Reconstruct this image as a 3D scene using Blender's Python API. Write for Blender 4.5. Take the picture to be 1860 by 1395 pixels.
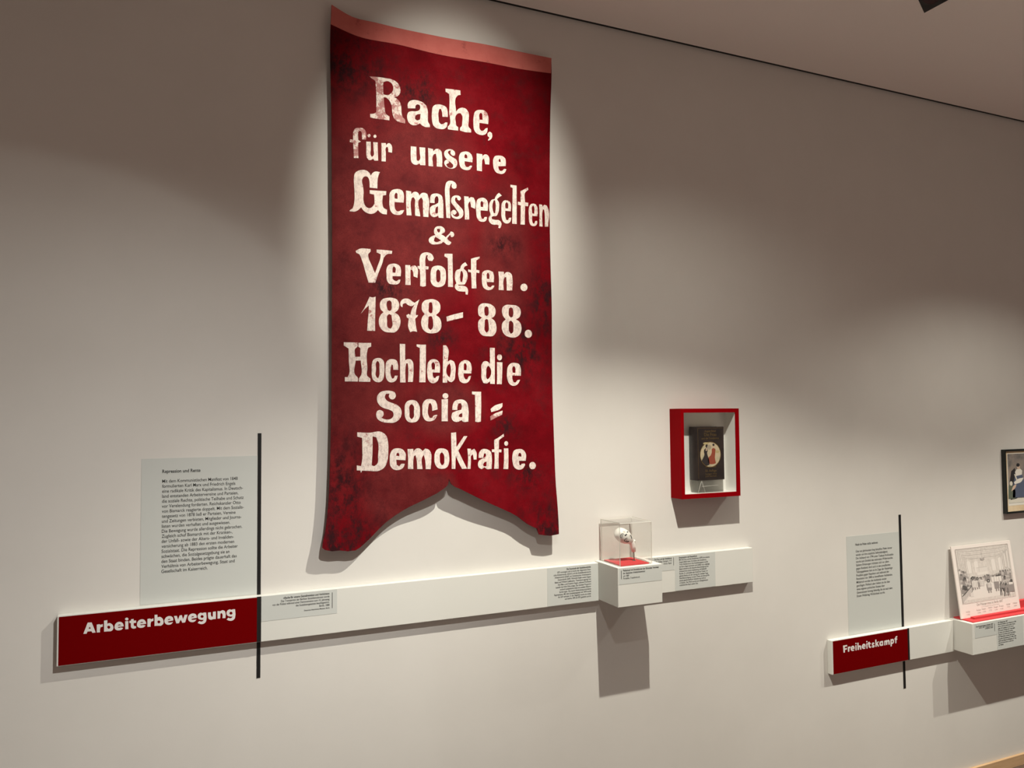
import bpy, bmesh, math, random
from mathutils import Vector, Matrix
from mathutils import geometry as mgeo

scene = bpy.context.scene
for o in list(bpy.data.objects):
    bpy.data.objects.remove(o)
COL = scene.collection

# ---------------------------------------------------------------- camera
cam_data = bpy.data.cameras.new('camera')
cam_data.sensor_fit = 'HORIZONTAL'
cam_data.sensor_width = 36.0
cam_data.lens = 1397.0 / 1860.0 * 36.0
cam = bpy.data.objects.new('camera', cam_data)
COL.objects.link(cam)
YAW, PITCH, ROLL = 0.4178, 0.0414, -0.0088
fwd = Vector((math.sin(YAW) * math.cos(PITCH), math.cos(YAW) * math.cos(PITCH), math.sin(PITCH)))
r0 = Vector((math.cos(YAW), -math.sin(YAW), 0))
u0 = r0.cross(fwd)
rgt = r0 * math.cos(ROLL) + u0 * math.sin(ROLL)
upv = rgt.cross(fwd)
cam.matrix_world = Matrix((
    (rgt.x, upv.x, -fwd.x, 0.0),
    (rgt.y, upv.y, -fwd.y, -2.4),
    (rgt.z, upv.z, -fwd.z, 1.65),
    (0, 0, 0, 1)))
scene.camera = cam

# ---------------------------------------------------------------- world, lamps, exposure
world = bpy.data.worlds.new('gallery')
scene.world = world
world.use_nodes = True
bg = world.node_tree.nodes['Background']
bg.inputs[0].default_value = (1.0, 0.94, 0.90, 1)      # the dim, warm rest of the gallery
bg.inputs[1].default_value = 0.05

scene.view_settings.view_transform = 'Standard'
scene.view_settings.look = 'None'
scene.view_settings.gamma = 1.0
scene.view_settings.use_curve_mapping = False
scene.view_settings.exposure = 0.0

def spot(name, loc, target, power, angle, blend, spread=1.0, color=(1.0, 0.93, 0.80), radius=0.012):
    ld = bpy.data.lights.new(name, 'SPOT')
    ld.energy = power
    ld.color = color
    ld.spot_size = math.radians(angle)
    ld.spot_blend = blend
    ld.shadow_soft_size = radius
    o = bpy.data.objects.new(name, ld)
    COL.objects.link(o)
    o.location = loc
    d = Vector(target) - Vector(loc)
    o.rotation_euler = d.to_track_quat('-Z', 'Y').to_euler()
    o.scale = (spread, 1, 1)                      # lens that spreads the beam sideways
    return o

# track spots with spread lenses (their places follow from the shadows they throw)
LW = 57.0
COOL, WARM, NEUTRAL = (1.0, 1.0, 0.94), (1.0, 0.965, 0.845), (1.0, 0.99, 0.97)
spot('track_lamp_near_banner', (1.33, -0.95, 2.84), (1.33, 0, -0.08), 3.70 * LW, 56.4, 1.0, 2.46, WARM)
spot('track_lamp_near_banner_spill', (1.33, -0.95, 2.84), (2.25, 0, 0.42), 0.38 * LW, 97.0, 1.0, 1.13, WARM)
spot('track_lamp_on_left_wall', (0.57, -1.75, 2.80), (-0.66, 0, 0.21), 0.84 * LW, 50.0, 1.0, 1.71, COOL)
spot('track_lamp_on_left_wall_spill', (0.57, -1.75, 2.80), (-0.58, 0, 0.0), 1.38 * LW, 85.0, 1.0, 1.21, COOL)
spot('track_lamp_on_left_wall_edge', (0.57, -1.75, 2.80), (-0.60, 0, 0.95), 0.11 * LW, 61.1, 0.12, 1.0, COOL)
spot('track_lamp_on_banner', (0.75, -1.75, 2.82), (0.85, 0, 2.29), 3.2 * LW, 50.0, 1.0, 0.68, WARM)
spot('track_lamp_by_picture', (3.35, -0.95, 2.78), (3.60, 0, -0.65), 2.1 * LW, 40.8, 1.0, 3.24, WARM)
spot('track_lamp_by_picture_spill', (3.35, -0.95, 2.78), (3.30, 0, 0.01), 0.72 * LW, 82.0, 1.0, 1.75, WARM)
spot('track_lamp_far_right', (4.10, -0.95, 2.78), (3.85, 0, -0.38), 2.3 * LW, 50.8, 1.0, 3.0, WARM)
# added unseen spots behind the camera; their floor bounce brightens the ceiling
spot('bounce_fill', (2.6, -5.2, 2.95), (2.6, -5.2, 0.0), 2500, 125, 1.0, 1.0, NEUTRAL, 0.06)
spot('bounce_fill_left', (-0.8, -5.2, 2.95), (-0.8, -5.2, 0.0), 1300, 125, 1.0, 1.0, NEUTRAL, 0.06)
scene.cycles.transparent_max_bounces = 24

# ---------------------------------------------------------------- helpers
def parent_keep(o, p):
    o.parent = p

def obj(name, bm_or_me, mats, parent=None, smooth=False):
    """links one mesh object; geometry is given in world metres"""
    if isinstance(bm_or_me, bmesh.types.BMesh):
        me = bpy.data.meshes.new(name)
        bm_or_me.normal_update()
        bm_or_me.to_mesh(me)
        bm_or_me.free()
    else:
        me = bm_or_me
    if not isinstance(mats, (list, tuple)):
        mats = [mats]
    for m in mats:
        me.materials.append(m)
    if smooth:
        for p in me.polygons:
            p.use_smooth = True
    o = bpy.data.objects.new(name, me)
    COL.objects.link(o)
    if parent is not None:
        w = Vector((0, 0, 0))
        q = parent
        while q is not None:
            w += q.location
            q = q.parent
        me.transform(Matrix.Translation(-w))
        o.parent = parent
    return o

def recentre(o, loc):
    """put a single-mesh thing's origin at its base"""
    o.data.transform(Matrix.Translation(-Vector(loc)))
    o.location = loc

def thing(name, label, cat, loc, group=None):
    o = bpy.data.objects.new(name, None)
    o.empty_display_size = 0.05
    COL.objects.link(o)
    o.location = loc
    o['label'] = label
    o['category'] = cat
    if group:
        o['group'] = group
    return o

def tag(o, label, cat, loc=None, group=None):
    o['label'] = label
    o['category'] = cat
    if group:
        o['group'] = group
    if loc is not None:
        recentre(o, loc)
    return o

def struct(name, bm, m):
    o = obj(name, bm, m)
    o['kind'] = 'structure'
    return o

def box(bm, x0, x1, y0, y1, z0, z1, bevel=0.0, mi=0):
    vs = [bm.verts.new((x, y, z)) for x in (x0, x1) for y in (y0, y1) for z in (z0, z1)]
    idx = ((0, 1, 3, 2), (4, 6, 7, 5), (0, 4, 5, 1), (2, 3, 7, 6), (0, 2, 6, 4), (1, 5, 7, 3))
    fs = [bm.faces.new([vs[i] for i in f]) for f in idx]
    for f in fs:
        f.material_index = mi
    bmesh.ops.recalc_face_normals(bm, faces=fs)
    if bevel:
        es = set(e for f in fs for e in f.edges)
        r = bmesh.ops.bevel(bm, geom=list(es), offset=bevel, segments=2, affect='EDGES', profile=0.5)
        for f in r['faces']:
            f.material_index = mi
    return bm

def B(*a, **k):
    return box(bmesh.new(), *a, **k)

def lathe(bm, prof, origin, axis, n=32, mi=0, caps=True):
    """profile [(t, r)] turned about axis from origin"""
    ax = Vector(axis).normalized()
    s = ax.orthogonal().normalized()
    t = ax.cross(s)
    rings = []
    for (d, r) in prof:
        c = Vector(origin) + ax * d
        rings.append([bm.verts.new(c + (s * math.cos(2 * math.pi * k / n) + t * math.sin(2 * math.pi * k / n)) * max(r, 1e-5)) for k in range(n)])
    for a, b in zip(rings, rings[1:]):
        for k in range(n):
            f = bm.faces.new((a[k], a[(k + 1) % n], b[(k + 1) % n], b[k]))
            f.material_index = mi
            f.smooth = True
    if caps:
        for r, rev in ((rings[0], True), (rings[-1], False)):
            f = bm.faces.new(list(reversed(r)) if rev else r)
            f.material_index = mi
    bmesh.ops.recalc_face_normals(bm, faces=bm.faces[:])
    return rings

def tube(bm, pts, radii, n=14, mi=0):
    rings = []
    pts = [Vector(p) for p in pts]
    ref = None
    for i, p in enumerate(pts):
        d = (pts[min(i + 1, len(pts) - 1)] - pts[max(i - 1, 0)]).normalized()
        if ref is None:
            ref = d.orthogonal().normalized()
        s = (ref - d * ref.dot(d)).normalized()
        t = d.cross(s)
        rings.append([bm.verts.new(p + (s * math.cos(2 * math.pi * k / n) + t * math.sin(2 * math.pi * k / n)) * radii[i]) for k in range(n)])
    for a, b in zip(rings, rings[1:]):
        for k in range(n):
            f = bm.faces.new((a[k], a[(k + 1) % n], b[(k + 1) % n], b[k]))
            f.smooth = True
            f.material_index = mi
    bm.faces.new(list(reversed(rings[0])))
    bm.faces.new(rings[-1])
    bmesh.ops.recalc_face_normals(bm, faces=bm.faces[:])

def smooth_loop(pts, step, corner=52):
    """closed contour -> dense points; vertices that turn sharply stay corners"""
    n = len(pts)
    P = [Vector(p) for p in pts]
    tan = []
    for i in range(n):
        a, b, c = P[i - 1], P[i], P[(i + 1) % n]
        d0, d1 = (b - a), (c - b)
        if d0.length < 1e-9 or d1.length < 1e-9:
            tan.append(None)
            continue
        ang = math.degrees(d0.angle(d1))
        if ang > corner:
            tan.append(None)
        else:
            w0, w1 = 1 / d0.length, 1 / d1.length
            tan.append((d0.normalized() * w0 + d1.normalized() * w1).normalized())
    out = []
    for i in range(n):
        j = (i + 1) % n
        a, b = P[i], P[j]
        L = (b - a).length
        if L < 1e-9:
            continue
        ch = (b - a) / L
        ta = (tan[i] or ch) * L
        tb = (tan[j] or ch) * L
        k = max(2, int(L / step)) if (tan[i] or tan[j]) else max(1, int(L / (step * 3)))
        for q in range(k):
            t = q / k
            t2, t3 = t * t, t * t * t
            out.append(a * (2 * t3 - 3 * t2 + 1) + ta * (t3 - 2 * t2 + t) + b * (-2 * t3 + 3 * t2) + tb * (t3 - t2))
    return out

def inside(p, loops):
    c = False
    for lp in loops:
        n = len(lp)
        for i in range(n):
            a, b = lp[i], lp[(i + 1) % n]
            if (a[1] > p[1]) != (b[1] > p[1]):
                if p[0] < (b[0] - a[0]) * (p[1] - a[1]) / (b[1] - a[1]) + a[0]:
                    c = not c
    return c

def fill(bm, loops, to3d, grid=None, mi=0):
    """triangulate an outline with holes; optional inner grid so the sheet can bend"""
    pts, edges = [], []
    for lp in loops:
        s = len(pts)
        pts += [Vector((p[0], p[1])) for p in lp]
        edges += [(s + i, s + (i + 1) % len(lp)) for i in range(len(lp))]
    if grid:
        xs = [p[0] for p in pts]
        ys = [p[1] for p in pts]
        x = min(xs) + grid * 0.5
        while x < max(xs):
            y = min(ys) + grid * 0.5
            while y < max(ys):
                if inside((x, y), loops) and min((Vector((x, y)) - q).length for q in pts) > grid * 0.35:
                    pts.append(Vector((x, y)))
                y += grid
            x += grid
    vo, eo, fo, _, _, _ = mgeo.delaunay_2d_cdt(pts, edges, [], 0, 1e-7)
    vs = [bm.verts.new(to3d(v.x, v.y)) for v in vo]
    keep = []
    for f in fo:
        cx = sum(vo[i].x for i in f) / len(f)
        cy = sum(vo[i].y for i in f) / len(f)
        if inside((cx, cy), loops):
            try:
                nf = bm.faces.new([vs[i] for i in f])
                nf.material_index = mi
                keep.append(nf)
            except ValueError:
                pass
    loose = [v for v in vs if not v.link_faces]
    bmesh.ops.delete(bm, geom=loose, context='VERTS')
    for f in keep:                       # face the room (-y)
        f.normal_update()
        if f.normal.y > 0:
            f.normal_flip()
    return keep

def text_mesh(s, bold=0.0, cache={}):
    """one line of built-in lettering, height 1, starting at x=0 -> (verts, faces, width)"""
    key = (s, bold)
    if key not in cache:
        cu = bpy.data.curves.new('t', 'FONT')
        cu.body = s
        cu.size = 1.0
        cu.offset = bold
        cu.resolution_u = 3
        o = bpy.data.objects.new('t', cu)
        COL.objects.link(o)
        dg = bpy.context.evaluated_depsgraph_get()
        dg.update()
        me = bpy.data.meshes.new_from_object(o.evaluated_get(dg))
        v = [(p.co.x, p.co.y) for p in me.vertices]
        f = [tuple(p.vertices) for p in me.polygons]
        bpy.data.objects.remove(o)
        bpy.data.curves.remove(cu)
        bpy.data.meshes.remove(me)
        x0 = min(p[0] for p in v) if v else 0
        v = [(p[0] - x0, p[1]) for p in v]
        cache[key] = (v, f, max(p[0] for p in v) if v else 0)
    return cache[key]

def put_text(bm, s, x, z, y, size, kx=1.0, align='L', bold=0.0, tilt=0.0, to3d=None):
    v, f, w = text_mesh(s, bold)
    off = {'L': 0, 'R': -w * size * kx, 'C': -w * size * kx / 2}[align]
    vs = []
    for p in v:
        X = x + off + p[0] * size * kx
        Z = z + p[1] * size + (X - x) * tilt
        vs.append(bm.verts.new(to3d(X, Z) if to3d else (X, y, Z)))
    for q in f:
        try:
            nf = bm.faces.new([vs[i] for i in q])
            nf.normal_update()
            if nf.normal.y > 0:
                nf.normal_flip()
        except ValueError:
            pass

def text_block(bm, lines, x, z_first, z_last, y, width, size, align='L', bold=0.007, tilt=0.0):
    wmax = max(text_mesh(s, bold)[2] for s in lines)
    kx = width / (wmax * size)
    for i, s in enumerate(lines):
        z = z_first + (z_last - z_first) * (i / max(1, len(lines) - 1))
        put_text(bm, s, x, z, y, size, kx, align, bold, tilt)

# ---------------------------------------------------------------- materials
def mat(name, color, rough=0.6, metal=0.0, spec=0.5):
    m = bpy.data.materials.new(name)
    m.use_nodes = True
    b = m.node_tree.nodes['Principled BSDF']
    b.inputs['Base Color'].default_value = (*color, 1)
    b.inputs['Roughness'].default_value = rough
    b.inputs['Metallic'].default_value = metal
    b.inputs['Specular IOR Level'].default_value = spec
    return m

def N(m, t, **kw):
    n = m.node_tree.nodes.new(t)
    for k, v in kw.items():
        setattr(n, k, v)
    return n

def LK(m, a, b):
    m.node_tree.links.new(a, b)

def noise(m, scale, detail=4, rough=0.6, stretch=None):
    g = N(m, 'ShaderNodeNewGeometry')
    n = N(m, 'ShaderNodeTexNoise')
    n.inputs['Scale'].default_value = scale
    n.inputs['Detail'].default_value = detail
    n.inputs['Roughness'].default_value = rough
    if stretch:
        mp = N(m, 'ShaderNodeMapping')
        mp.inputs['Scale'].default_value = stretch
        LK(m, g.outputs['Position'], mp.inputs['Vector'])
        LK(m, mp.outputs['Vector'], n.inputs['Vector'])
    else:
        LK(m, g.outputs['Position'], n.inputs['Vector'])
    return n.outputs['Fac']

def ramp(m, fac, stops):
    r = N(m, 'ShaderNodeValToRGB')
    cr = r.color_ramp
    while len(cr.elements) < len(stops):
        cr.elements.new(0.5)
    for e, (p, c) in zip(cr.elements, stops):
        e.position = p
        e.color = (*c, 1)
    LK(m, fac, r.inputs['Fac'])
    return r.outputs['Color']

def grey_ramp(m, fac, a, b):
    return ramp(m, fac, [(a, (0, 0, 0)), (b, (1, 1, 1))])

def mix(m, fac, a, b, mode='MIX'):
    n = N(m, 'ShaderNodeMix', data_type='RGBA', blend_type=mode)
    if hasattr(fac, 'links'):
        LK(m, fac, n.inputs[0])
    else:
        n.inputs[0].default_value = fac
    for v, i in ((a, 6), (b, 7)):
        if hasattr(v, 'links'):
            LK(m, v, n.inputs[i])
        else:
            n.inputs[i].default_value = (*v, 1)
    return n.outputs[2]

def bump(m, h, strength, dist=0.001):
    b = N(m, 'ShaderNodeBump')
    b.inputs['Strength'].default_value = strength
    b.inputs['Distance'].default_value = dist
    LK(m, h, b.inputs['Height'])
    LK(m, b.outputs['Normal'], m.node_tree.nodes['Principled BSDF'].inputs['Normal'])

def base(m, c):
    LK(m, c, m.node_tree.nodes['Principled BSDF'].inputs['Base Color'])

M_WALL = mat('wall_paint', (0.74, 0.70, 0.65), 0.92, spec=0.2)
base(M_WALL, ramp(M_WALL, noise(M_WALL, 3.0, 5), [(0.3, (0.705, 0.68, 0.64)), (0.7, (0.74, 0.715, 0.675))]))
bump(M_WALL, noise(M_WALL, 350.0, 2), 0.12, 0.0006)
M_CEIL = mat('ceiling_paint', (0.93, 0.87, 0.83), 0.95, spec=0.1)
bump(M_CEIL, noise(M_CEIL, 200.0, 2), 0.1, 0.0005)
M_GAP = mat('shadow_gap', (0.015, 0.014, 0.013), 0.9)
M_WHITE = mat('white_lacquer', (0.735, 0.73, 0.685), 0.42, spec=0.3)
bump(M_WHITE, noise(M_WHITE, 600.0, 2), 0.05, 0.0004)
M_GREY = mat('grey_foil', (0.60, 0.618, 0.59), 0.5, spec=0.3)
M_RED = mat('red_panel', (0.150, 0.0004, 0.0010), 0.5, spec=0.02)
M_BOXRED = mat('red_lacquer', (0.235, 0.0006, 0.0030), 0.5, spec=0.03)
M_BLACK = mat('black_vinyl', (0.012, 0.011, 0.011), 0.5, spec=0.3)
M_INK = mat('black_ink', (0.02, 0.02, 0.019), 0.7, spec=0.2)
M_LET = mat('white_lettering', (0.78, 0.74, 0.72), 0.6)
M_FELT = mat('red_felt', (0.60, 0.060, 0.066), 0.95, spec=0.1)
bump(M_FELT, noise(M_FELT, 900.0, 3), 0.3, 0.001)
M_PORC = mat('porcelain', (0.84, 0.82, 0.77), 0.15)
M_GOLD = mat('gold', (0.62, 0.42, 0.16), 0.35, metal=0.9)
M_STEEL = mat('dull_steel', (0.20, 0.17, 0.15), 0.4, metal=0.9)
M_DARK = mat('black_metal', (0.010, 0.012, 0.010), 0.45)
M_OAK = mat('oak_skirting', (0.62, 0.40, 0.22), 0.5)
base(M_OAK, ramp(M_OAK, noise(M_OAK, 6.0, 6, 0.6, (1, 12, 18)), [(0.3, (0.52, 0.32, 0.17)), (0.7, (0.68, 0.46, 0.26))]))
M_FLOOR = mat('brown_parquet', (0.24, 0.14, 0.085), 0.4)
base(M_FLOOR, ramp(M_FLOOR, noise(M_FLOOR, 5.0, 6, 0.65, (2, 20, 1)), [(0.25, (0.083, 0.053, 0.039)), (0.75, (0.160, 0.114, 0.090))]))

def acrylic(name, tint, edge, ior=1.45):
    m = bpy.data.materials.new(name)
    m.use_nodes = True
    nt = m.node_tree
    nt.nodes.remove(nt.nodes['Principled BSDF'])
    out = nt.nodes['Material Output']
    tr = N(m, 'ShaderNodeBsdfTransparent')
    tr.inputs[0].default_value = (*tint, 1)
    gl = N(m, 'ShaderNodeBsdfGlossy')
    gl.inputs['Roughness'].default_value = 0.03
    lw = N(m, 'ShaderNodeLayerWeight')
    lw.inputs['Blend'].default_value = 0.5
    pw = N(m, 'ShaderNodeMath', operation='POWER')
    LK(m, lw.outputs['Facing'], pw.inputs[0])
    pw.inputs[1].default_value = 4.0
    fr = N(m, 'ShaderNodeMath', operation='MULTIPLY_ADD')
    LK(m, pw.outputs[0], fr.inputs[0])
    fr.inputs[1].default_value = 0.7
    fr.inputs[2].default_value = 0.025 * ior
    a = N(m, 'ShaderNodeMixShader')
    LK(m, fr.outputs[0], a.inputs[0])
    LK(m, tr.outputs[0], a.inputs[1])
    LK(m, gl.outputs[0], a.inputs[2])
    if edge:
        df = N(m, 'ShaderNodeBsdfDiffuse')
        df.inputs[0].default_value = (0.85, 0.83, 0.78, 1)
        b = N(m, 'ShaderNodeMixShader')
        b.inputs[0].default_value = edge
        LK(m, a.outputs[0], b.inputs[1])
        LK(m, df.outputs[0], b.inputs[2])
        a = b
    LK(m, a.outputs[0], out.inputs['Surface'])
    return m

M_ACR = acrylic('clear_acrylic', (0.985, 0.985, 0.98), 0.0)
M_ACREDGE = acrylic('acrylic_polished_edge', (0.93, 0.93, 0.90), 0.62)
M_PANE = acrylic('glass_pane', (0.97, 0.97, 0.965), 0.0, 1.5)

# banner cloth: aged red weave with dark stains
M_CLOTH = mat('aged_red_cloth', (0.25, 0.012, 0.016), 0.6, spec=0.04)
def blotch_field(m, spots):
    g = N(m, 'ShaderNodeNewGeometry')
    tot = None
    for (x, z, rx, rz) in spots:
        mp = N(m, 'ShaderNodeMapping')
        mp.inputs['Location'].default_value = (-x / rx, 0, -z / rz)
        mp.inputs['Scale'].default_value = (1 / rx, 0, 1 / rz)
        LK(m, g.outputs['Position'], mp.inputs['Vector'])
        gr = N(m, 'ShaderNodeTexGradient', gradient_type='SPHERICAL')
        LK(m, mp.outputs['Vector'], gr.inputs['Vector'])
        if tot is None:
            tot = gr.outputs['Fac']
        else:
            a = N(m, 'ShaderNodeMath', operation='MAXIMUM')
            LK(m, tot, a.inputs[0])
            LK(m, gr.outputs['Fac'], a.inputs[1])
            tot = a.outputs[0]
    return tot
def mul(m, a, b):
    n = N(m, 'ShaderNodeMath', operation='MULTIPLY')
    for v, i in ((a, 0), (b, 1)):
        if hasattr(v, 'links'):
            LK(m, v, n.inputs[i])
        else:
            n.inputs[i].default_value = v
    return n.outputs[0]

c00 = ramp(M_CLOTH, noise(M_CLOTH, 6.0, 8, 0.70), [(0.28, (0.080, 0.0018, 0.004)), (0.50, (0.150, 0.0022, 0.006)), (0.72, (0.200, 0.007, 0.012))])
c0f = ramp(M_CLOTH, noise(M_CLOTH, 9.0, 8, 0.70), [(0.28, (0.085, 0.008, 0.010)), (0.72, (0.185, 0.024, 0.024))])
c0 = mix(M_CLOTH, mul(M_CLOTH, blotch_field(M_CLOTH, [(0.52, 2.05, 0.30, 0.75), (0.72, 2.35, 0.26, 0.40), (1.02, 2.18, 0.13, 0.34), (0.66, 1.42, 0.16, 0.16), (0.80, 1.68, 0.16, 0.12), (0.78, 1.40, 0.08, 0.10)]), 2.2), c00, c0f)  # duller red mixed in over hand-placed blotches, mostly on the left
patch = grey_ramp(M_CLOTH, noise(M_CLOTH, 14.0, 9, 0.75), 0.52, 0.68)
c1 = mix(M_CLOTH, mul(M_CLOTH, patch, 0.60), c0, (0.070, 0.010, 0.012))
st = blotch_field(M_CLOTH, [(1.18, 2.04, 0.11, 0.20), (1.08, 1.88, 0.16, 0.18), (0.47, 1.26, 0.24, 0.20), (0.48, 1.42, 0.12, 0.26), (1.19, 1.25, 0.20, 0.18),
                           (1.02, 2.22, 0.09, 0.06), (1.02, 1.62, 0.07, 0.06), (0.80, 1.90, 0.07, 0.07), (0.47, 2.75, 0.26, 0.16), (0.72, 2.70, 0.12, 0.10), (0.62, 2.06, 0.10, 0.06), (1.10, 1.45, 0.09, 0.08)])
sn = grey_ramp(M_CLOTH, noise(M_CLOTH, 26.0, 10, 0.80, (1.0, 1.0, 0.6)), 0.44, 0.60)
c2 = mix(M_CLOTH, mul(M_CLOTH, mul(M_CLOTH, st, sn), 1.5), c1, (0.032, 0.008, 0.010))
weave = ramp(M_CLOTH, noise(M_CLOTH, 420.0, 2, 0.5), [(0.3, (0.82, 0.82, 0.82)), (0.7, (1.12, 1.10, 1.10))])
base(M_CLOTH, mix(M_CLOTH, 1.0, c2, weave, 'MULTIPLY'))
bump(M_CLOTH, noise(M_CLOTH, 700.0, 2), 0.25, 0.0006)
M_CLOTH.node_tree.nodes['Principled BSDF'].inputs['Sheen Weight'].default_value = 0.0

M_HEM = mat('faded_red_hem', (0.44, 0.075, 0.065), 0.75, spec=0.2)
hc = ramp(M_HEM, noise(M_HEM, 7.0, 6, 0.65), [(0.3, (0.46, 0.100, 0.086)), (0.7, (0.58, 0.160, 0.136))])
hd = grey_ramp(M_HEM, noise(M_HEM, 30.0, 6, 0.7), 0.60, 0.72)
base(M_HEM, mix(M_HEM, mul(M_HEM, hd, 0.5), hc, (0.16, 0.03, 0.03)))
bump(M_HEM, noise(M_HEM, 60.0, 4), 0.25, 0.002)

def letter_paint(name, wear, pink):
    m = mat(name, (0.78, 0.70, 0.62), 0.65, spec=0.3)
    c = ramp(m, noise(m, 26.0, 5, 0.6), [(0.3, (0.82, 0.73, 0.65)), (0.6, (0.78, 0.66, 0.60)), (0.8, (0.74, 0.57, 0.53))])
    crack = grey_ramp(m, noise(m, 85.0, 9, 0.82, (1.4, 1.0, 0.8)), 0.46, 0.64)
    c = mix(m, mul(m, crack, 0.75), c, (0.34, 0.235, 0.23))
    worn = grey_ramp(m, noise(m, 38.0, 7, 0.75), wear, wear + 0.05)
    c = mix(m, mul(m, worn, 0.75), c, (0.30, 0.03, 0.035))
    base(m, c)
    return m
M_PAINT = letter_paint('cream_banner_paint', 0.60, 0)
M_PAINT_WORN = letter_paint('flaked_cream_banner_paint', 0.49, 0)

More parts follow.
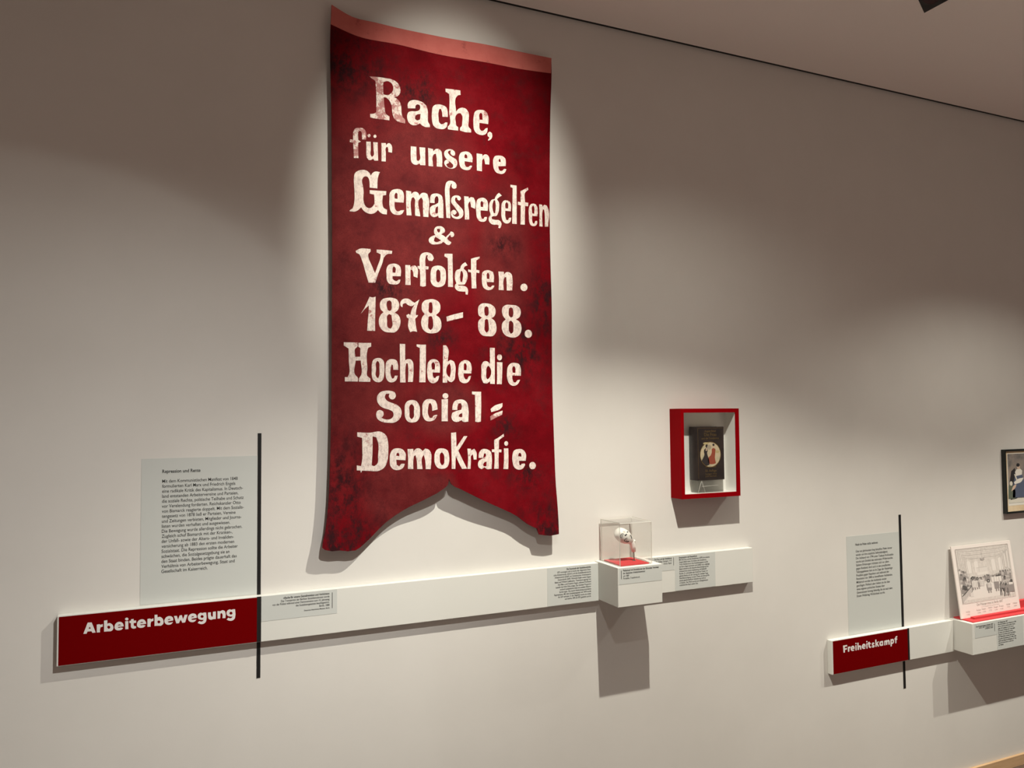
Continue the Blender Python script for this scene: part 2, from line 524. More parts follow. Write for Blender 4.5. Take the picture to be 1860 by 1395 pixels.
# ---------------------------------------------------------------- lettering of the banner: outlines in 0.1 mm from the banner's foot
LETTERS = [
 [
  [[-2556,14847,-2266,14875,-2025,14877,-1840,14874,-1689,14819,-1595,14725,-1555,14616,-1555,14512,-1608,14399,-1690,14328,-1783,14307,-1655,14264,-1574,14185,-1533,14075,-1522,13927,-1510,13790,-1470,13692,-1399,13633,-1402,13517,-1517,13517,-1657,13543,-1738,13594,-1796,13700,-1825,13834,-1836,13993,-1876,14102,-1934,14196,-2015,14246,-2095,14256,-2090,14102,-2073,13933,-2056,13798,-2016,13712,-1912,13659,-1918,13532,-2119,13531,-2325,13522,-2530,13537,-2535,13650,-2416,13674,-2336,13732,-2334,14006,-2341,14347,-2352,14574,-2392,14750,-2460,14784],[-2111,14741,-1956,14791,-1840,14741,-1794,14645,-1794,14530,-1864,14414,-1957,14342,-2106,14340,-2118,14556]],
  [[-1307,14018,-1306,14175,-1244,14264,-1137,14316,-923,14324,-762,14271,-672,14171,-636,14035,-634,13825,-624,13668,-566,13588,-570,13509,-747,13500,-855,13546,-899,13592,-1034,13511,-1176,13498,-1282,13570,-1326,13685,-1325,13807,-1281,13901,-1192,13940,-1032,13965,-924,14017,-888,14119,-915,14194,-995,14198,-1045,14147,-1058,14057],[-880,13901,-996,13866,-1059,13795,-1068,13706,-997,13665,-899,13714]],
  [[49,13937,40,14123,-5,14258,-106,14304,-271,14313,-390,14277,-463,14203,-491,14058,-493,13758,-457,13605,-367,13521,-221,13502,-74,13528,10,13611,33,13748,-36,13747,-91,13694,-183,13663,-247,13715,-265,13828,-263,14076,-235,14160,-190,14176,-159,14109,-136,13918]],
  [[-29,14877,212,14891,483,14891,491,14740,406,14717,350,14654,328,14149,432,14273,563,14320,676,14293,751,14197,764,13911,770,13678,842,13616,841,13517,633,13506,465,13535,465,13633,512,13676,538,13823,533,14056,487,14120,412,14109,327,14024,320,13773,335,13686,400,13642,399,13526,204,13524,46,13528,47,13617,93,13668,96,14096,108,14561,96,14719,-21,14772]],
  [[1456,13887,1462,14143,1420,14264,1324,14331,1190,14333,1056,14298,979,14232,940,14081,928,13791,946,13632,1031,13517,1145,13480,1279,13490,1376,13549,1425,13646,1432,13756,1358,13727,1300,13656,1223,13617,1156,13662,1138,13768,1139,13885],[1145,13995,1147,14185,1189,14237,1246,14201,1255,14002]],
  [[1434,13575,1512,13641,1589,13606,1604,13508,1558,13393,1451,13323,1448,13350,1501,13430,1433,13484]],
 ],
 [
  [[-3068,12814,-3068,12972,-3043,13065,-2970,13138,-2881,13156,-2769,13161,-2691,13105,-2659,13008,-2663,12813,-2786,12803,-2792,12921,-2803,13021,-2842,13063,-2881,13055,-2906,13006,-2909,12825,-2909,12769,-2826,12725,-2909,12679,-2909,12454,-2902,12191,-3043,12178,-3054,12435,-3065,12663,-3170,12671,-3170,12755,-3068,12753]],
  [[-2657,12748,-2516,12762,-2513,12530,-2511,12326,-2477,12286,-2432,12325,-2426,12542,-2437,12761,-2295,12770,-2290,12537,-2279,12192,-2398,12173,-2438,12234,-2511,12179,-2579,12176,-2635,12242,-2652,12331,-2654,12545]],
  [[-2524,12957,-2529,12932,-2542,12912,-2561,12898,-2582,12896,-2601,12903,-2614,12920,-2619,12943,-2614,12968,-2601,12988,-2582,13002,-2561,13005,-2542,12997,-2529,12980]],
  [[-2332,12961,-2337,12938,-2350,12918,-2369,12905,-2391,12902,-2410,12909,-2423,12926,-2428,12948,-2423,12971,-2410,12991,-2391,13004,-2369,13007,-2350,13000,-2337,12983]],
  [[-2175,12769,-2032,12783,-2021,12710,-1963,12787,-1905,12797,-1848,12745,-1827,12657,-1834,12501,-1952,12508,-1969,12649,-1998,12674,-2032,12629,-2033,12458,-2033,12193,-2171,12183,-2170,12496]],
  [[-1210,12797,-1023,12804,-1024,12583,-1015,12364,-959,12344,-906,12406,-910,12617,-923,12803,-726,12817,-727,12530,-723,12236,-893,12223,-921,12275,-1016,12217,-1119,12222,-1193,12286,-1212,12430]],
  [[-631,12820,-463,12806,-454,12733,-367,12819,-271,12832,-184,12769,-160,12642,-154,12251,-341,12246,-345,12543,-364,12661,-425,12644,-464,12583,-462,12231,-618,12230,-621,12507]],
  [[283,12681,283,12775,244,12835,157,12874,39,12855,-58,12795,-88,12707,-59,12599,37,12499,154,12421,222,12354,212,12278,133,12240,26,12274,-22,12352,76,12411,67,12484,-1,12513,-70,12458,-80,12354,-22,12277,94,12230,231,12243,330,12321,360,12428,331,12537,214,12606,97,12675,39,12742,59,12801,147,12832,127,12754,165,12684,224,12664]],
  [[875,12512,887,12665,847,12774,748,12846,589,12844,480,12791,430,12700,419,12492,448,12345,506,12268,605,12233,744,12241,824,12298,865,12397,795,12392,745,12345,665,12335,616,12404,607,12525],[608,12629,608,12723,648,12766,698,12726,697,12631]],
  [[1028,12835,1230,12833,1239,12768,1321,12840,1412,12838,1483,12761,1492,12648,1481,12516,1332,12509,1313,12625,1289,12689,1238,12654,1223,12556,1215,12251,1034,12257,1030,12532]],
  [[2098,12552,2110,12708,2080,12820,1987,12875,1822,12873,1688,12826,1636,12724,1624,12550,1653,12400,1714,12302,1837,12260,1982,12271,2065,12326,2124,12449,2035,12447,1983,12383,1900,12354,1838,12404,1819,12507],[1836,12663,1841,12741,1872,12773,1903,12739,1909,12663]],
 ],
 [
  [[-3174,10514,-3088,10585,-3051,10688,-3029,10826,-3027,11137,-3041,11346,-3041,11570,-3014,11698,-2928,11783,-2804,11829,-2667,11834,-2567,11777,-2511,11683,-2467,11764,-2378,11831,-2221,11832,-2265,11726,-2297,11558,-2306,11299,-2549,11300,-2555,11478,-2580,11587,-2630,11638,-2704,11635,-2767,11578,-2792,11475,-2761,11329,-2742,11169,-2742,10857,-2705,10736,-2631,10657,-2556,10646,-2455,10712,-2405,10793,-2399,10956,-2411,11093,-2549,11109,-2549,11218,-2304,11230,-2018,11243,-2025,11123,-2127,11093,-2140,10984,-2137,10795,-2102,10698,-1994,10659,-2001,10501,-2166,10516,-2242,10571,-2286,10617,-2368,10527,-2493,10471,-2618,10483,-2743,10552,-2817,10650,-2891,10568,-2990,10502,-3174,10489]],
  [[-1454,10937,-1449,11224,-1485,11309,-1575,11356,-1704,11348,-1833,11296,-1904,11199,-1917,11008,-1911,10756,-1873,10621,-1784,10535,-1668,10521,-1552,10539,-1487,10596,-1435,10697,-1551,10679,-1603,10642,-1681,10640,-1732,10711,-1751,10836,-1751,10925],[-1750,11039,-1743,11179,-1698,11235,-1653,11201,-1651,11037]],
  [[-1375,11340,-1203,11327,-1196,11233,-1124,11318,-1046,11334,-967,11304,-927,11224,-856,11309,-760,11335,-664,11307,-630,11218,-628,10552,-803,10550,-813,10935,-825,11119,-864,11169,-912,11125,-903,10548,-1072,10555,-1079,10907,-1086,11106,-1125,11148,-1172,11128,-1201,11048,-1193,10550,-1354,10542,-1369,10938]],
  [[-573,11022,-569,11178,-528,11291,-407,11348,-278,11346,-181,11298,-141,11177,-127,10851,-123,10562,-282,10562,-306,10630,-395,10575,-492,10573,-563,10636,-584,10758,-570,10867,-506,10936,-393,10987,-296,11051,-287,11177,-311,11260,-367,11262,-408,11195,-417,11031],[-304,10941,-361,10904,-397,10808,-394,10715,-354,10688,-306,10723]],
  [[-49,11077,-49,11641,-24,11738,50,11806,165,11823,263,11787,329,11700,320,11604,246,11564,180,11589,156,11657,181,11722,140,11718,106,11627,99,11187,105,10577,-22,10577]],
  [[475,11243,459,11304,393,11348,277,11348,178,11290,137,11191,152,11083,226,10996,324,10865,397,10762,405,10684,339,10639,224,10667,175,10725,257,10701,323,10771,307,10832,225,10868,151,10824,126,10720,174,10615,289,10571,421,10584,521,10664,555,10778,531,10886,440,10987,325,11101,268,11189,285,11278,343,11276,359,11215,417,11186]],
  [[582,11350,733,11349,741,11283,822,11342,911,11327,960,11231,958,10960,819,11005,802,11130,776,11194,735,11139,744,10854,749,10586,603,10575,592,10973]],
  [[1408,10938,1423,11144,1388,11293,1288,11359,1144,11343,1045,11282,1002,11151,1000,10812,1031,10647,1102,10569,1210,10549,1319,10581,1373,10663,1378,10731,1292,10719,1256,10652,1193,10654,1161,10744,1155,10929],[1160,11048,1165,11218,1197,11256,1233,11226,1241,11048]],
  [[1671,11366,1708,11464,1782,11558,1838,11601,1944,11524,1836,11452,1753,11375,1826,11288,1837,11101,1804,10927,1721,10799,1593,10778,1547,10739,1573,10674,1701,10669,1848,10666,1921,10579,1911,10492,1855,10393,1800,10414,1819,10492,1755,10512,1608,10495,1499,10539,1442,10636,1456,10739,1511,10812,1476,10945,1472,11166,1524,11290,1597,11353],[1634,11319,1679,11333,1706,11207,1704,11019,1685,10898,1639,10885,1603,10975,1596,11196]],
  [[2281,11026,2288,11234,2243,11350,2132,11386,2020,11360,1945,11267,1921,11041,1932,10768,1977,10653,2087,10591,2199,10614,2274,10698,2297,10812,2210,10795,2172,10714,2107,10708,2071,10816,2069,11022],[2073,11108,2084,11281,2131,11329,2168,11290,2181,11111]],
  [[2276,11940,2511,11941,2509,11378,2503,10616,2329,10609,2344,11188,2360,11837,2276,11862]],
  [[2660,11767,2793,11843,2946,11930,2964,11853,2849,11753,2830,11403,2956,11404,2948,11276,2834,11277,2822,10976,2814,10628,2648,10616,2661,10960,2664,11273,2551,11287,2558,11392,2665,11386]],
  [[3313,10972,3316,11253,3265,11362,3150,11397,3045,11356,2986,11237,2977,10939,2990,10732,3046,10633,3142,10610,3247,10643,3301,10744,3294,10813,3224,10798,3191,10716,3133,10702,3105,10778,3103,10961],[3108,11048,3115,11302,3150,11332,3178,11291,3185,11047]],
  [[3381,11400,3501,11395,3506,11325,3575,11403,3672,11386,3725,11295,3725,10652,3595,10640,3591,11105,3573,11235,3524,11230,3504,11132,3504,10632,3382,10629,3387,11032]],
 ],
 [
  [[-441,10136,-413,10213,-356,10266,-286,10283,-194,10285,-116,10241,-77,10176,-84,10107,-145,10061,-209,10021,-131,9994,-53,9933,-10,9984,105,10110,119,10139,191,10125,233,10060,219,9991,154,9954,118,9975,101,10035,40,9961,4,9917,3,9890,67,9827,131,9785,110,9728,52,9689,-26,9703,-90,9752,-139,9782,-189,9731,-289,9698,-401,9676,-500,9671,-577,9705,-618,9769,-611,9844,-555,9909,-484,9953,-400,9981,-435,10042],[-343,10189,-258,10200,-237,10155,-251,10099,-280,10069,-329,10106],[-393,9927,-302,9877,-203,9825,-288,9777,-373,9752,-443,9784,-432,9873]],
 ],
 [
  [[-2991,9260,-2895,9327,-2531,9364,-2516,9290,-2591,9202,-2583,9069,-2494,8867,-2381,8606,-2283,8882,-2207,9112,-2199,9218,-2328,9268,-2328,9358,-2070,9363,-1826,9353,-1841,9261,-1979,9243,-2086,9137,-2147,8937,-2268,8628,-2374,8308,-2584,8298,-2673,8586,-2792,8979,-2895,9178,-2962,9203]],
  [[-1551,8564,-1542,8769,-1581,8887,-1689,8948,-1842,8944,-1949,8898,-2003,8797,-2011,8556,-1996,8407,-1935,8313,-1813,8290,-1659,8304,-1590,8357,-1563,8457,-1621,8453,-1675,8405,-1751,8415,-1810,8464,-1815,8554],[-1812,8667,-1809,8826,-1773,8866,-1727,8831,-1723,8666]],
  [[-1402,8938,-1239,8942,-1236,8874,-1160,8936,-1066,8939,-1004,8867,-997,8547,-1130,8592,-1146,8735,-1177,8802,-1224,8799,-1232,8608,-1225,8304,-1397,8301,-1396,8627]],
  [[-911,8293,-910,8629,-925,8827,-996,8868,-996,8937,-925,8934,-924,9195,-876,9321,-764,9388,-621,9395,-493,9320,-454,9215,-510,9126,-622,9133,-670,9229,-645,9308,-701,9304,-730,9209,-734,8948,-631,8940,-636,8847,-727,8841,-723,8642,-721,8304,-817,8275]],
  [[-565,8601,-553,8804,-500,8929,-374,8984,-204,8980,-88,8897,-53,8716,-62,8512,-101,8387,-208,8310,-377,8290,-493,8343,-555,8440],[-379,8694,-364,8817,-311,8871,-258,8824,-238,8663,-249,8500,-302,8436,-355,8463,-376,8553]],
  [[-96,9396,172,9406,175,8895,180,8313,15,8313,18,8782,10,9251,-96,9304]],
  [[428,8933,450,9017,526,9105,603,9155,679,9054,569,8994,547,8931,644,8845,676,8703,642,8536,576,8419,435,8400,338,8404,370,8365,543,8370,652,8321,690,8210,672,8085,602,8092,596,8184,455,8180,315,8209,240,8306,252,8389,295,8443,253,8552,247,8736,298,8873],[442,8842,481,8865,514,8795,512,8610,479,8485,436,8503,419,8645]],
  [[800,9280,944,9332,1103,9375,1103,9313,987,9242,980,8930,1095,8913,1083,8823,980,8837,971,8598,980,8309,816,8300,807,8588,797,8825,699,8839,699,8921,798,8907]],
  [[1612,8556,1618,8786,1585,8899,1451,8942,1295,8927,1206,8863,1178,8715,1181,8508,1224,8365,1334,8289,1468,8286,1581,8345,1638,8442,1559,8444,1503,8382,1424,8388,1363,8457,1354,8550],[1360,8655,1366,8832,1406,8866,1446,8816,1449,8650]],
  [[1789,8934,1993,8937,1996,8832,2084,8933,2198,8941,2294,8873,2322,8727,2307,8325,2101,8317,2099,8586,2082,8764,2025,8761,1991,8685,1983,8316,1795,8316,1809,8652]],
  [[2895,8476,2881,8420,2843,8373,2788,8345,2728,8342,2674,8363,2637,8406,2625,8460,2639,8516,2676,8563,2731,8591,2791,8595,2845,8573,2882,8531]],
 ],
 [
  [[-2829,7306,-2735,7460,-2640,7653,-2552,7855,-2465,7839,-2361,7870,-2367,7541,-2378,7225,-2379,6791,-2628,6789,-2605,7136,-2585,7326,-2576,7578,-2671,7495]],
  [[-2226,7596,-2210,7707,-2129,7807,-2000,7849,-1805,7860,-1675,7815,-1610,7707,-1610,7563,-1660,7464,-1750,7396,-1644,7337,-1570,7212,-1563,7069,-1612,6907,-1743,6774,-1905,6761,-2083,6786,-2211,6900,-2259,7072,-2242,7215,-2178,7329,-2106,7395,-2194,7470],[-2009,7623,-1992,7735,-1919,7778,-1863,7742,-1847,7615,-1855,7487,-1904,7437,-1977,7465],[-1993,7115,-1985,7290,-1928,7343,-1855,7312,-1832,7153,-1824,6962,-1873,6881,-1954,6902,-1989,6972]],
  [[-1569,7709,-1528,7799,-1413,7862,-1280,7853,-1181,7786,-1098,7741,-939,7855,-998,7690,-1041,7526,-1058,7348,-983,7351,-1017,7285,-1063,7251,-1067,7121,-1018,6809,-1151,6828,-1243,6793,-1308,6951,-1291,7225,-1357,7262,-1365,7334,-1290,7377,-1241,7339,-1199,7502,-1090,7693,-1198,7627,-1298,7651,-1396,7718,-1487,7681,-1496,7576,-1553,7614]],
  [[-865,7616,-839,7747,-763,7832,-662,7867,-407,7871,-288,7792,-243,7647,-273,7498,-393,7375,-274,7285,-215,7108,-233,6944,-344,6817,-480,6780,-666,6789,-817,6889,-875,7032,-875,7194,-832,7309,-765,7393,-840,7487],[-629,7627,-620,7758,-569,7785,-518,7763,-502,7617,-511,7454,-562,7419,-621,7465],[-648,7139,-639,7302,-580,7334,-520,7315,-487,7146,-505,6950,-565,6882,-632,6928]],
  [[-46,7335,229,7426,510,7500,509,7324,246,7252,-29,7179]],
  [[1032,7568,1051,7711,1166,7814,1337,7832,1528,7797,1652,7687,1670,7527,1602,7399,1515,7351,1639,7258,1699,7082,1684,6903,1577,6765,1386,6741,1158,6778,1055,6915,1028,7091,1048,7233,1172,7353,1068,7411],[1255,7579,1279,7704,1336,7739,1403,7702,1417,7569,1401,7452,1343,7409,1277,7438],[1265,7118,1276,7278,1333,7316,1390,7292,1414,7106,1397,6910,1339,6855,1282,6906]],
  [[1913,7610,1943,7737,2051,7818,2266,7838,2483,7818,2611,7716,2629,7590,2558,7423,2439,7360,2577,7279,2650,7101,2623,6919,2453,6759,2217,6742,2003,6825,1904,7018,1929,7216,2056,7338,1950,7450],[2166,7604,2187,7722,2256,7756,2324,7720,2347,7577,2322,7440,2253,7406,2184,7461],[2165,7100,2183,7272,2252,7305,2320,7250,2342,7071,2312,6899,2241,6860,2180,6939]],
  [[3052,6892,3037,6832,2997,6782,2941,6754,2879,6752,2823,6776,2784,6823,2771,6882,2786,6943,2825,6992,2881,7021,2944,7023,3000,6999,3038,6952]],
 ],
 [
  [[-3355,6406,-3139,6408,-2936,6411,-2936,6278,-2999,6222,-2999,5965,-2843,5973,-2843,6242,-2905,6279,-2905,6404,-2717,6405,-2504,6412,-2504,6291,-2591,6257,-2623,6154,-2623,5606,-2620,5372,-2529,5295,-2532,5198,-2718,5196,-2887,5200,-2887,5291,-2827,5385,-2827,5852,-2991,5849,-2996,5398,-2921,5321,-2924,5200,-3123,5203,-3321,5201,-3321,5332,-3239,5333,-3198,5411,-3198,5829,-3208,6216,-3355,6305]],
  [[-2484,5562,-2478,5750,-2433,5884,-2322,5942,-2210,5941,-2114,5867,-2082,5710,-2086,5473,-2123,5284,-2211,5196,-2339,5195,-2442,5264,-2481,5389],[-2346,5611,-2338,5815,-2298,5856,-2258,5817,-2242,5628,-2251,5377,-2283,5306,-2330,5344]],
  [[-1637,5583,-1645,5766,-1686,5876,-1807,5921,-1937,5903,-2018,5822,-2042,5663,-2042,5411,-2003,5269,-1906,5191,-1793,5196,-1703,5257,-1654,5400,-1744,5399,-1776,5319,-1833,5303,-1870,5382,-1873,5666,-1848,5754,-1808,5731,-1795,5585]],
  [[-1586,6412,-1409,6410,-1408,5898,-1317,5932,-1218,5918,-1152,5824,-1139,5680,-1158,5207,-1319,5205,-1310,5629,-1326,5796,-1375,5795,-1392,5707,-1398,5188,-1573,5187,-1577,5704]],
  [[-1032,6411,-904,6405,-727,6410,-733,5840,-748,5198,-952,5196,-937,5646,-928,6291,-1032,6344]],
  [[-277,5514,-271,5734,-311,5867,-411,5938,-550,5935,-650,5851,-684,5689,-685,5423,-652,5271,-573,5186,-434,5182,-344,5255,-293,5409,-373,5398,-424,5335,-473,5340,-509,5425,-512,5516],[-532,5615,-527,5825,-491,5854,-447,5807,-442,5607]],
  [[-161,6398,-67,6401,-16,6335,-13,5873,73,5929,184,5887,234,5763,233,5473,191,5271,109,5206,28,5231,-32,5297,-37,5191,-184,5190,-175,5659],[-9,5758,52,5817,82,5721,76,5471,49,5356,-11,5412]],
  [[778,5497,790,5715,749,5850,646,5926,502,5919,388,5824,340,5629,344,5378,395,5234,517,5177,641,5198,724,5286,767,5419,694,5402,642,5305,570,5304,523,5381,515,5497],[520,5603,528,5807,573,5837,608,5789,613,5595]],
  [[1452,6361,1633,6362,1632,5789,1627,5162,1457,5166,1447,5255,1330,5175,1204,5193,1142,5330,1139,5584,1156,5819,1230,5903,1357,5902,1452,5825],[1451,5707,1387,5769,1334,5705,1312,5528,1321,5351,1363,5309,1448,5392]],
  [[1708,5889,1916,5889,1904,5497,1883,5156,1701,5159,1711,5494]],
  [[1902,6056,1893,6011,1867,5974,1829,5954,1788,5953,1752,5972,1726,6007,1718,6051,1727,6096,1753,6133,1790,6154,1831,6155,1868,6136,1893,6100]],
  [[2610,5451,2606,5707,2552,5836,2410,5883,2236,5864,2126,5758,2087,5559,2100,5321,2175,5173,2294,5110,2425,5125,2524,5206,2580,5316,2481,5305,2415,5225,2338,5224,2291,5323,2286,5452],[2298,5552,2304,5742,2344,5782,2387,5743,2403,5544]],
 ],
 [
  [[-1714,4765,-1750,4869,-1869,4915,-2058,4921,-2223,4867,-2317,4717,-2305,4579,-2224,4452,-2083,4371,-1917,4324,-1811,4253,-1787,4161,-1847,4057,-2013,4019,-2177,4071,-2107,4163,-2118,4267,-2212,4320,-2306,4291,-2346,4188,-2306,4049,-2178,3956,-1966,3919,-1752,3928,-1597,4031,-1532,4182,-1548,4345,-1655,4462,-1846,4544,-2000,4613,-2070,4729,-2035,4822,-1916,4834,-1940,4741,-1893,4671,-1822,4648,-1750,4683]],
  [[-1428,4298,-1415,4485,-1343,4590,-1209,4630,-1051,4597,-954,4460,-930,4272,-943,4084,-1029,3955,-1175,3917,-1321,3947,-1412,4088],[-1271,4250,-1258,4461,-1202,4503,-1149,4461,-1130,4249,-1138,4085,-1199,4020,-1252,4063]],
  [[-354,4328,-373,4483,-435,4613,-584,4661,-745,4637,-831,4531,-852,4318,-833,4106,-747,3976,-587,3950,-463,3996,-363,4150,-475,4139,-537,4056,-611,4057,-660,4152,-664,4389,-634,4519,-584,4530,-548,4459,-531,4281]],
  [[-222,4649,-14,4661,-23,4315,-25,3944,-226,3946,-224,4292]],
  [[0,4762,-10,4722,-37,4691,-75,4673,-118,4673,-156,4691,-182,4722,-192,4761,-182,4801,-155,4832,-117,4850,-74,4850,-36,4833,-10,4801]],
  [[129,4309,142,4458,206,4589,347,4645,526,4626,628,4529,666,4360,668,3925,470,3932,432,3975,291,3917,152,3954,94,4087,128,4218,268,4277,422,4312,448,4433,410,4529,333,4517,300,4409,294,4308],[459,4204,370,4168,331,4097,394,4072,459,4083]],
  [[799,4905,1120,4899,1121,4382,1104,3920,1000,3904,909,3922,907,4383,902,4796,798,4820]],
  [[1463,4332,1569,4417,1904,4532,1903,4416,1835,4343,1488,4229]],
  [[1447,4087,1567,4160,1910,4281,1893,4145,1460,3953]],
 ],
 [
  [[-2939,3637,-2565,3615,-2179,3634,-2033,3527,-1968,3319,-1959,3032,-1986,2747,-2084,2528,-2245,2433,-2566,2435,-2788,2453,-2820,2382,-2845,2461,-2952,2465,-2952,2621,-2820,2592,-2794,2710,-2781,3179,-2787,3462,-2939,3503],[-2459,3503,-2340,3469,-2283,3294,-2283,2914,-2325,2631,-2406,2577,-2486,2605,-2460,3014]],
  [[-1411,2729,-1410,2953,-1493,3068,-1658,3114,-1805,3085,-1894,2951,-1914,2745,-1888,2553,-1791,2454,-1627,2432,-1494,2491,-1434,2617,-1544,2621,-1610,2543,-1692,2594,-1708,2754],[-1708,2882,-1691,2955,-1642,2976,-1609,2927,-1609,2863]],
  [[-1343,3080,-1160,3082,-1154,2995,-1059,3089,-942,3086,-858,3003,-773,3082,-671,3056,-593,2947,-587,2703,-616,2428,-775,2434,-784,2709,-824,2889,-875,2809,-877,2437,-1045,2443,-1054,2718,-1087,2880,-1144,2849,-1168,2657,-1169,2448,-1339,2454,-1328,2758]],
  [[-485,2765,-456,2943,-380,3049,-208,3077,-53,3014,5,2816,-3,2619,-73,2474,-229,2424,-383,2462,-468,2585],[-306,2760,-285,2916,-226,2953,-168,2870,-158,2722,-183,2576,-245,2535,-293,2612]],
  [[79,3571,247,3584,253,3337,251,3105,511,3457,628,3455,474,3216,314,2988,453,2703,610,2400,433,2400,312,2625,225,2826,205,2408,83,2413,86,3011]],
  [[625,3047,746,3044,756,2987,863,3041,934,2939,943,2688,843,2685,816,2859,765,2827,743,2628,727,2390,620,2393,647,2698]],
  [[1015,2736,1031,2886,1114,3001,1313,3012,1458,2925,1500,2705,1490,2362,1290,2370,1236,2428,1128,2365,1027,2419,992,2537,1040,2652,1166,2715,1282,2778,1276,2873,1211,2874,1184,2731],[1303,2610,1219,2579,1172,2497,1218,2452,1302,2460]],
  [[1589,3309,1755,3390,1940,3505,1958,3420,1773,3305,1759,2994,1862,2982,1854,2890,1758,2900,1749,2664,1753,2353,1581,2359,1602,2668,1597,2904,1502,2913,1502,3001,1597,2998]],
  [[1947,3023,2114,3019,2118,2669,2108,2330,1930,2336,1952,2691]],
  [[2112,3179,2104,3145,2083,3119,2053,3104,2020,3105,1991,3121,1971,3148,1963,3182,1971,3216,1992,3243,2022,3257,2055,3257,2085,3241,2105,3213]],
  [[2764,2581,2777,2803,2684,2943,2477,2983,2326,2935,2269,2784,2274,2545,2339,2373,2489,2293,2659,2327,2743,2444,2717,2497,2604,2483,2584,2433,2528,2452,2510,2589],[2482,2743,2502,2828,2551,2861,2596,2815,2606,2723]],
  [[3147,2407,3134,2353,3099,2311,3048,2289,2992,2291,2941,2317,2907,2361,2895,2415,2908,2468,2943,2510,2994,2533,3050,2531,3101,2505,3135,2461]],
 ],
]
BANNER_OUTLINE = [-3751,16872,-3479,16754,-3101,16622,-2401,16588,-1648,16560,-388,16573,1162,16594,2584,16616,3918,16630,3924,16238,3864,14798,3818,12805,3794,10868,3808,9330,3835,8048,3822,6179,3822,5287,3867,2944,3905,1739,3941,1212,3972,330,3969,50,3652,16,3216,84,3136,292,2951,378,2768,482,2426,742,1769,1071,1242,1316,799,1536,381,1752,62,1926,-12,2105,-51,1913,-182,1796,-699,1523,-1476,1167,-2076,794,-2560,354,-2765,184,-3002,36,-3471,72,-3931,125,-4005,196,-3989,359,-3916,682,-3827,1418,-3770,2574,-3745,3654,-3723,5075,-3716,6755,-3707,9296,-3717,11104,-3734,13577,-3770,15475,-3767,16276]
HEM_EDGE = [-3767,16276,-2927,16057,-1649,16037,-391,15984,1357,15989,2578,16018,3890,16095]
TITLE_LEFT = [
  [[-2088,762,-1987,1050,-1893,1045,-1794,764,-1874,762,-1895,809,-1990,811,-2010,758],[-1966,882,-1936,938,-1912,882]],
  [[-1771,972,-1696,969,-1680,955,-1627,973,-1627,901,-1680,890,-1692,832,-1691,755,-1768,761]],
  [[-1599,1058,-1520,1061,-1519,966,-1478,979,-1414,948,-1372,865,-1380,795,-1433,754,-1476,756,-1595,761],[-1525,878,-1499,910,-1461,900,-1445,862,-1460,828,-1498,827]],
  [[-1121,848,-1267,847,-1246,824,-1192,826,-1132,804,-1175,764,-1229,753,-1283,762,-1331,801,-1343,874,-1317,943,-1253,983,-1188,975,-1138,922,-1122,872],[-1268,887,-1246,910,-1209,910,-1187,889]],
  [[-1085,982,-1009,979,-1006,760,-1083,765]],
  [[-1006,1033,-1010,1016,-1021,1004,-1038,999,-1056,1001,-1073,1010,-1085,1025,-1089,1042,-1085,1058,-1074,1070,-1057,1076,-1039,1074,-1022,1064,-1010,1050]],
  [[-944,1020,-878,1022,-878,976,-817,975,-817,909,-874,909,-871,843,-849,822,-818,822,-815,764,-881,759,-936,790,-945,839,-946,918,-981,922,-982,982,-943,981]],
  [[-568,852,-717,851,-695,828,-640,830,-579,807,-623,768,-678,756,-733,765,-783,805,-794,878,-768,948,-702,988,-636,981,-586,927,-568,876],[-718,891,-696,915,-657,914,-635,894]],
  [[-536,982,-458,979,-442,965,-386,983,-385,910,-441,898,-454,839,-453,760,-534,766]],
  [[-357,1074,-286,1072,-282,994,-237,1006,-171,968,-132,879,-139,802,-199,757,-247,762,-357,769],[-290,878,-266,907,-230,901,-210,868,-224,831,-265,829]],
  [[116,864,-26,854,-7,826,47,819,114,825,66,771,-7,760,-67,787,-104,850,-98,927,-45,986,27,998,94,964,118,896],[-26,893,-8,920,34,923,46,900]],
  [[134,986,209,984,241,876,283,989,338,989,369,874,411,988,488,986,425,776,352,774,308,868,266,774,197,773]],
  [[725,867,581,857,599,828,655,822,723,827,674,773,600,762,538,789,500,853,506,931,561,991,635,1003,703,968,727,900],[580,896,599,923,642,926,654,904]],
  [[975,991,982,804,964,727,902,681,815,688,752,725,795,773,839,752,889,762,907,793,851,799,783,827,749,897,763,962,825,1001,887,988,900,993],[823,882,838,927,875,929,907,899,901,860,857,852]],
  [[1022,986,1100,984,1105,884,1126,848,1151,865,1151,992,1230,993,1232,779,1158,782,1102,771,1039,811,1023,880]],
  [[1274,999,1353,990,1404,1009,1468,977,1491,908,1488,776,1409,783,1408,890,1385,933,1353,916,1348,783,1276,784]],
  [[1749,1001,1757,811,1738,732,1674,685,1584,693,1520,730,1565,778,1610,757,1661,768,1680,799,1622,806,1551,834,1517,905,1531,970,1595,1011,1659,997,1672,1002],[1593,890,1608,935,1647,938,1679,907,1673,867,1628,859]],
]
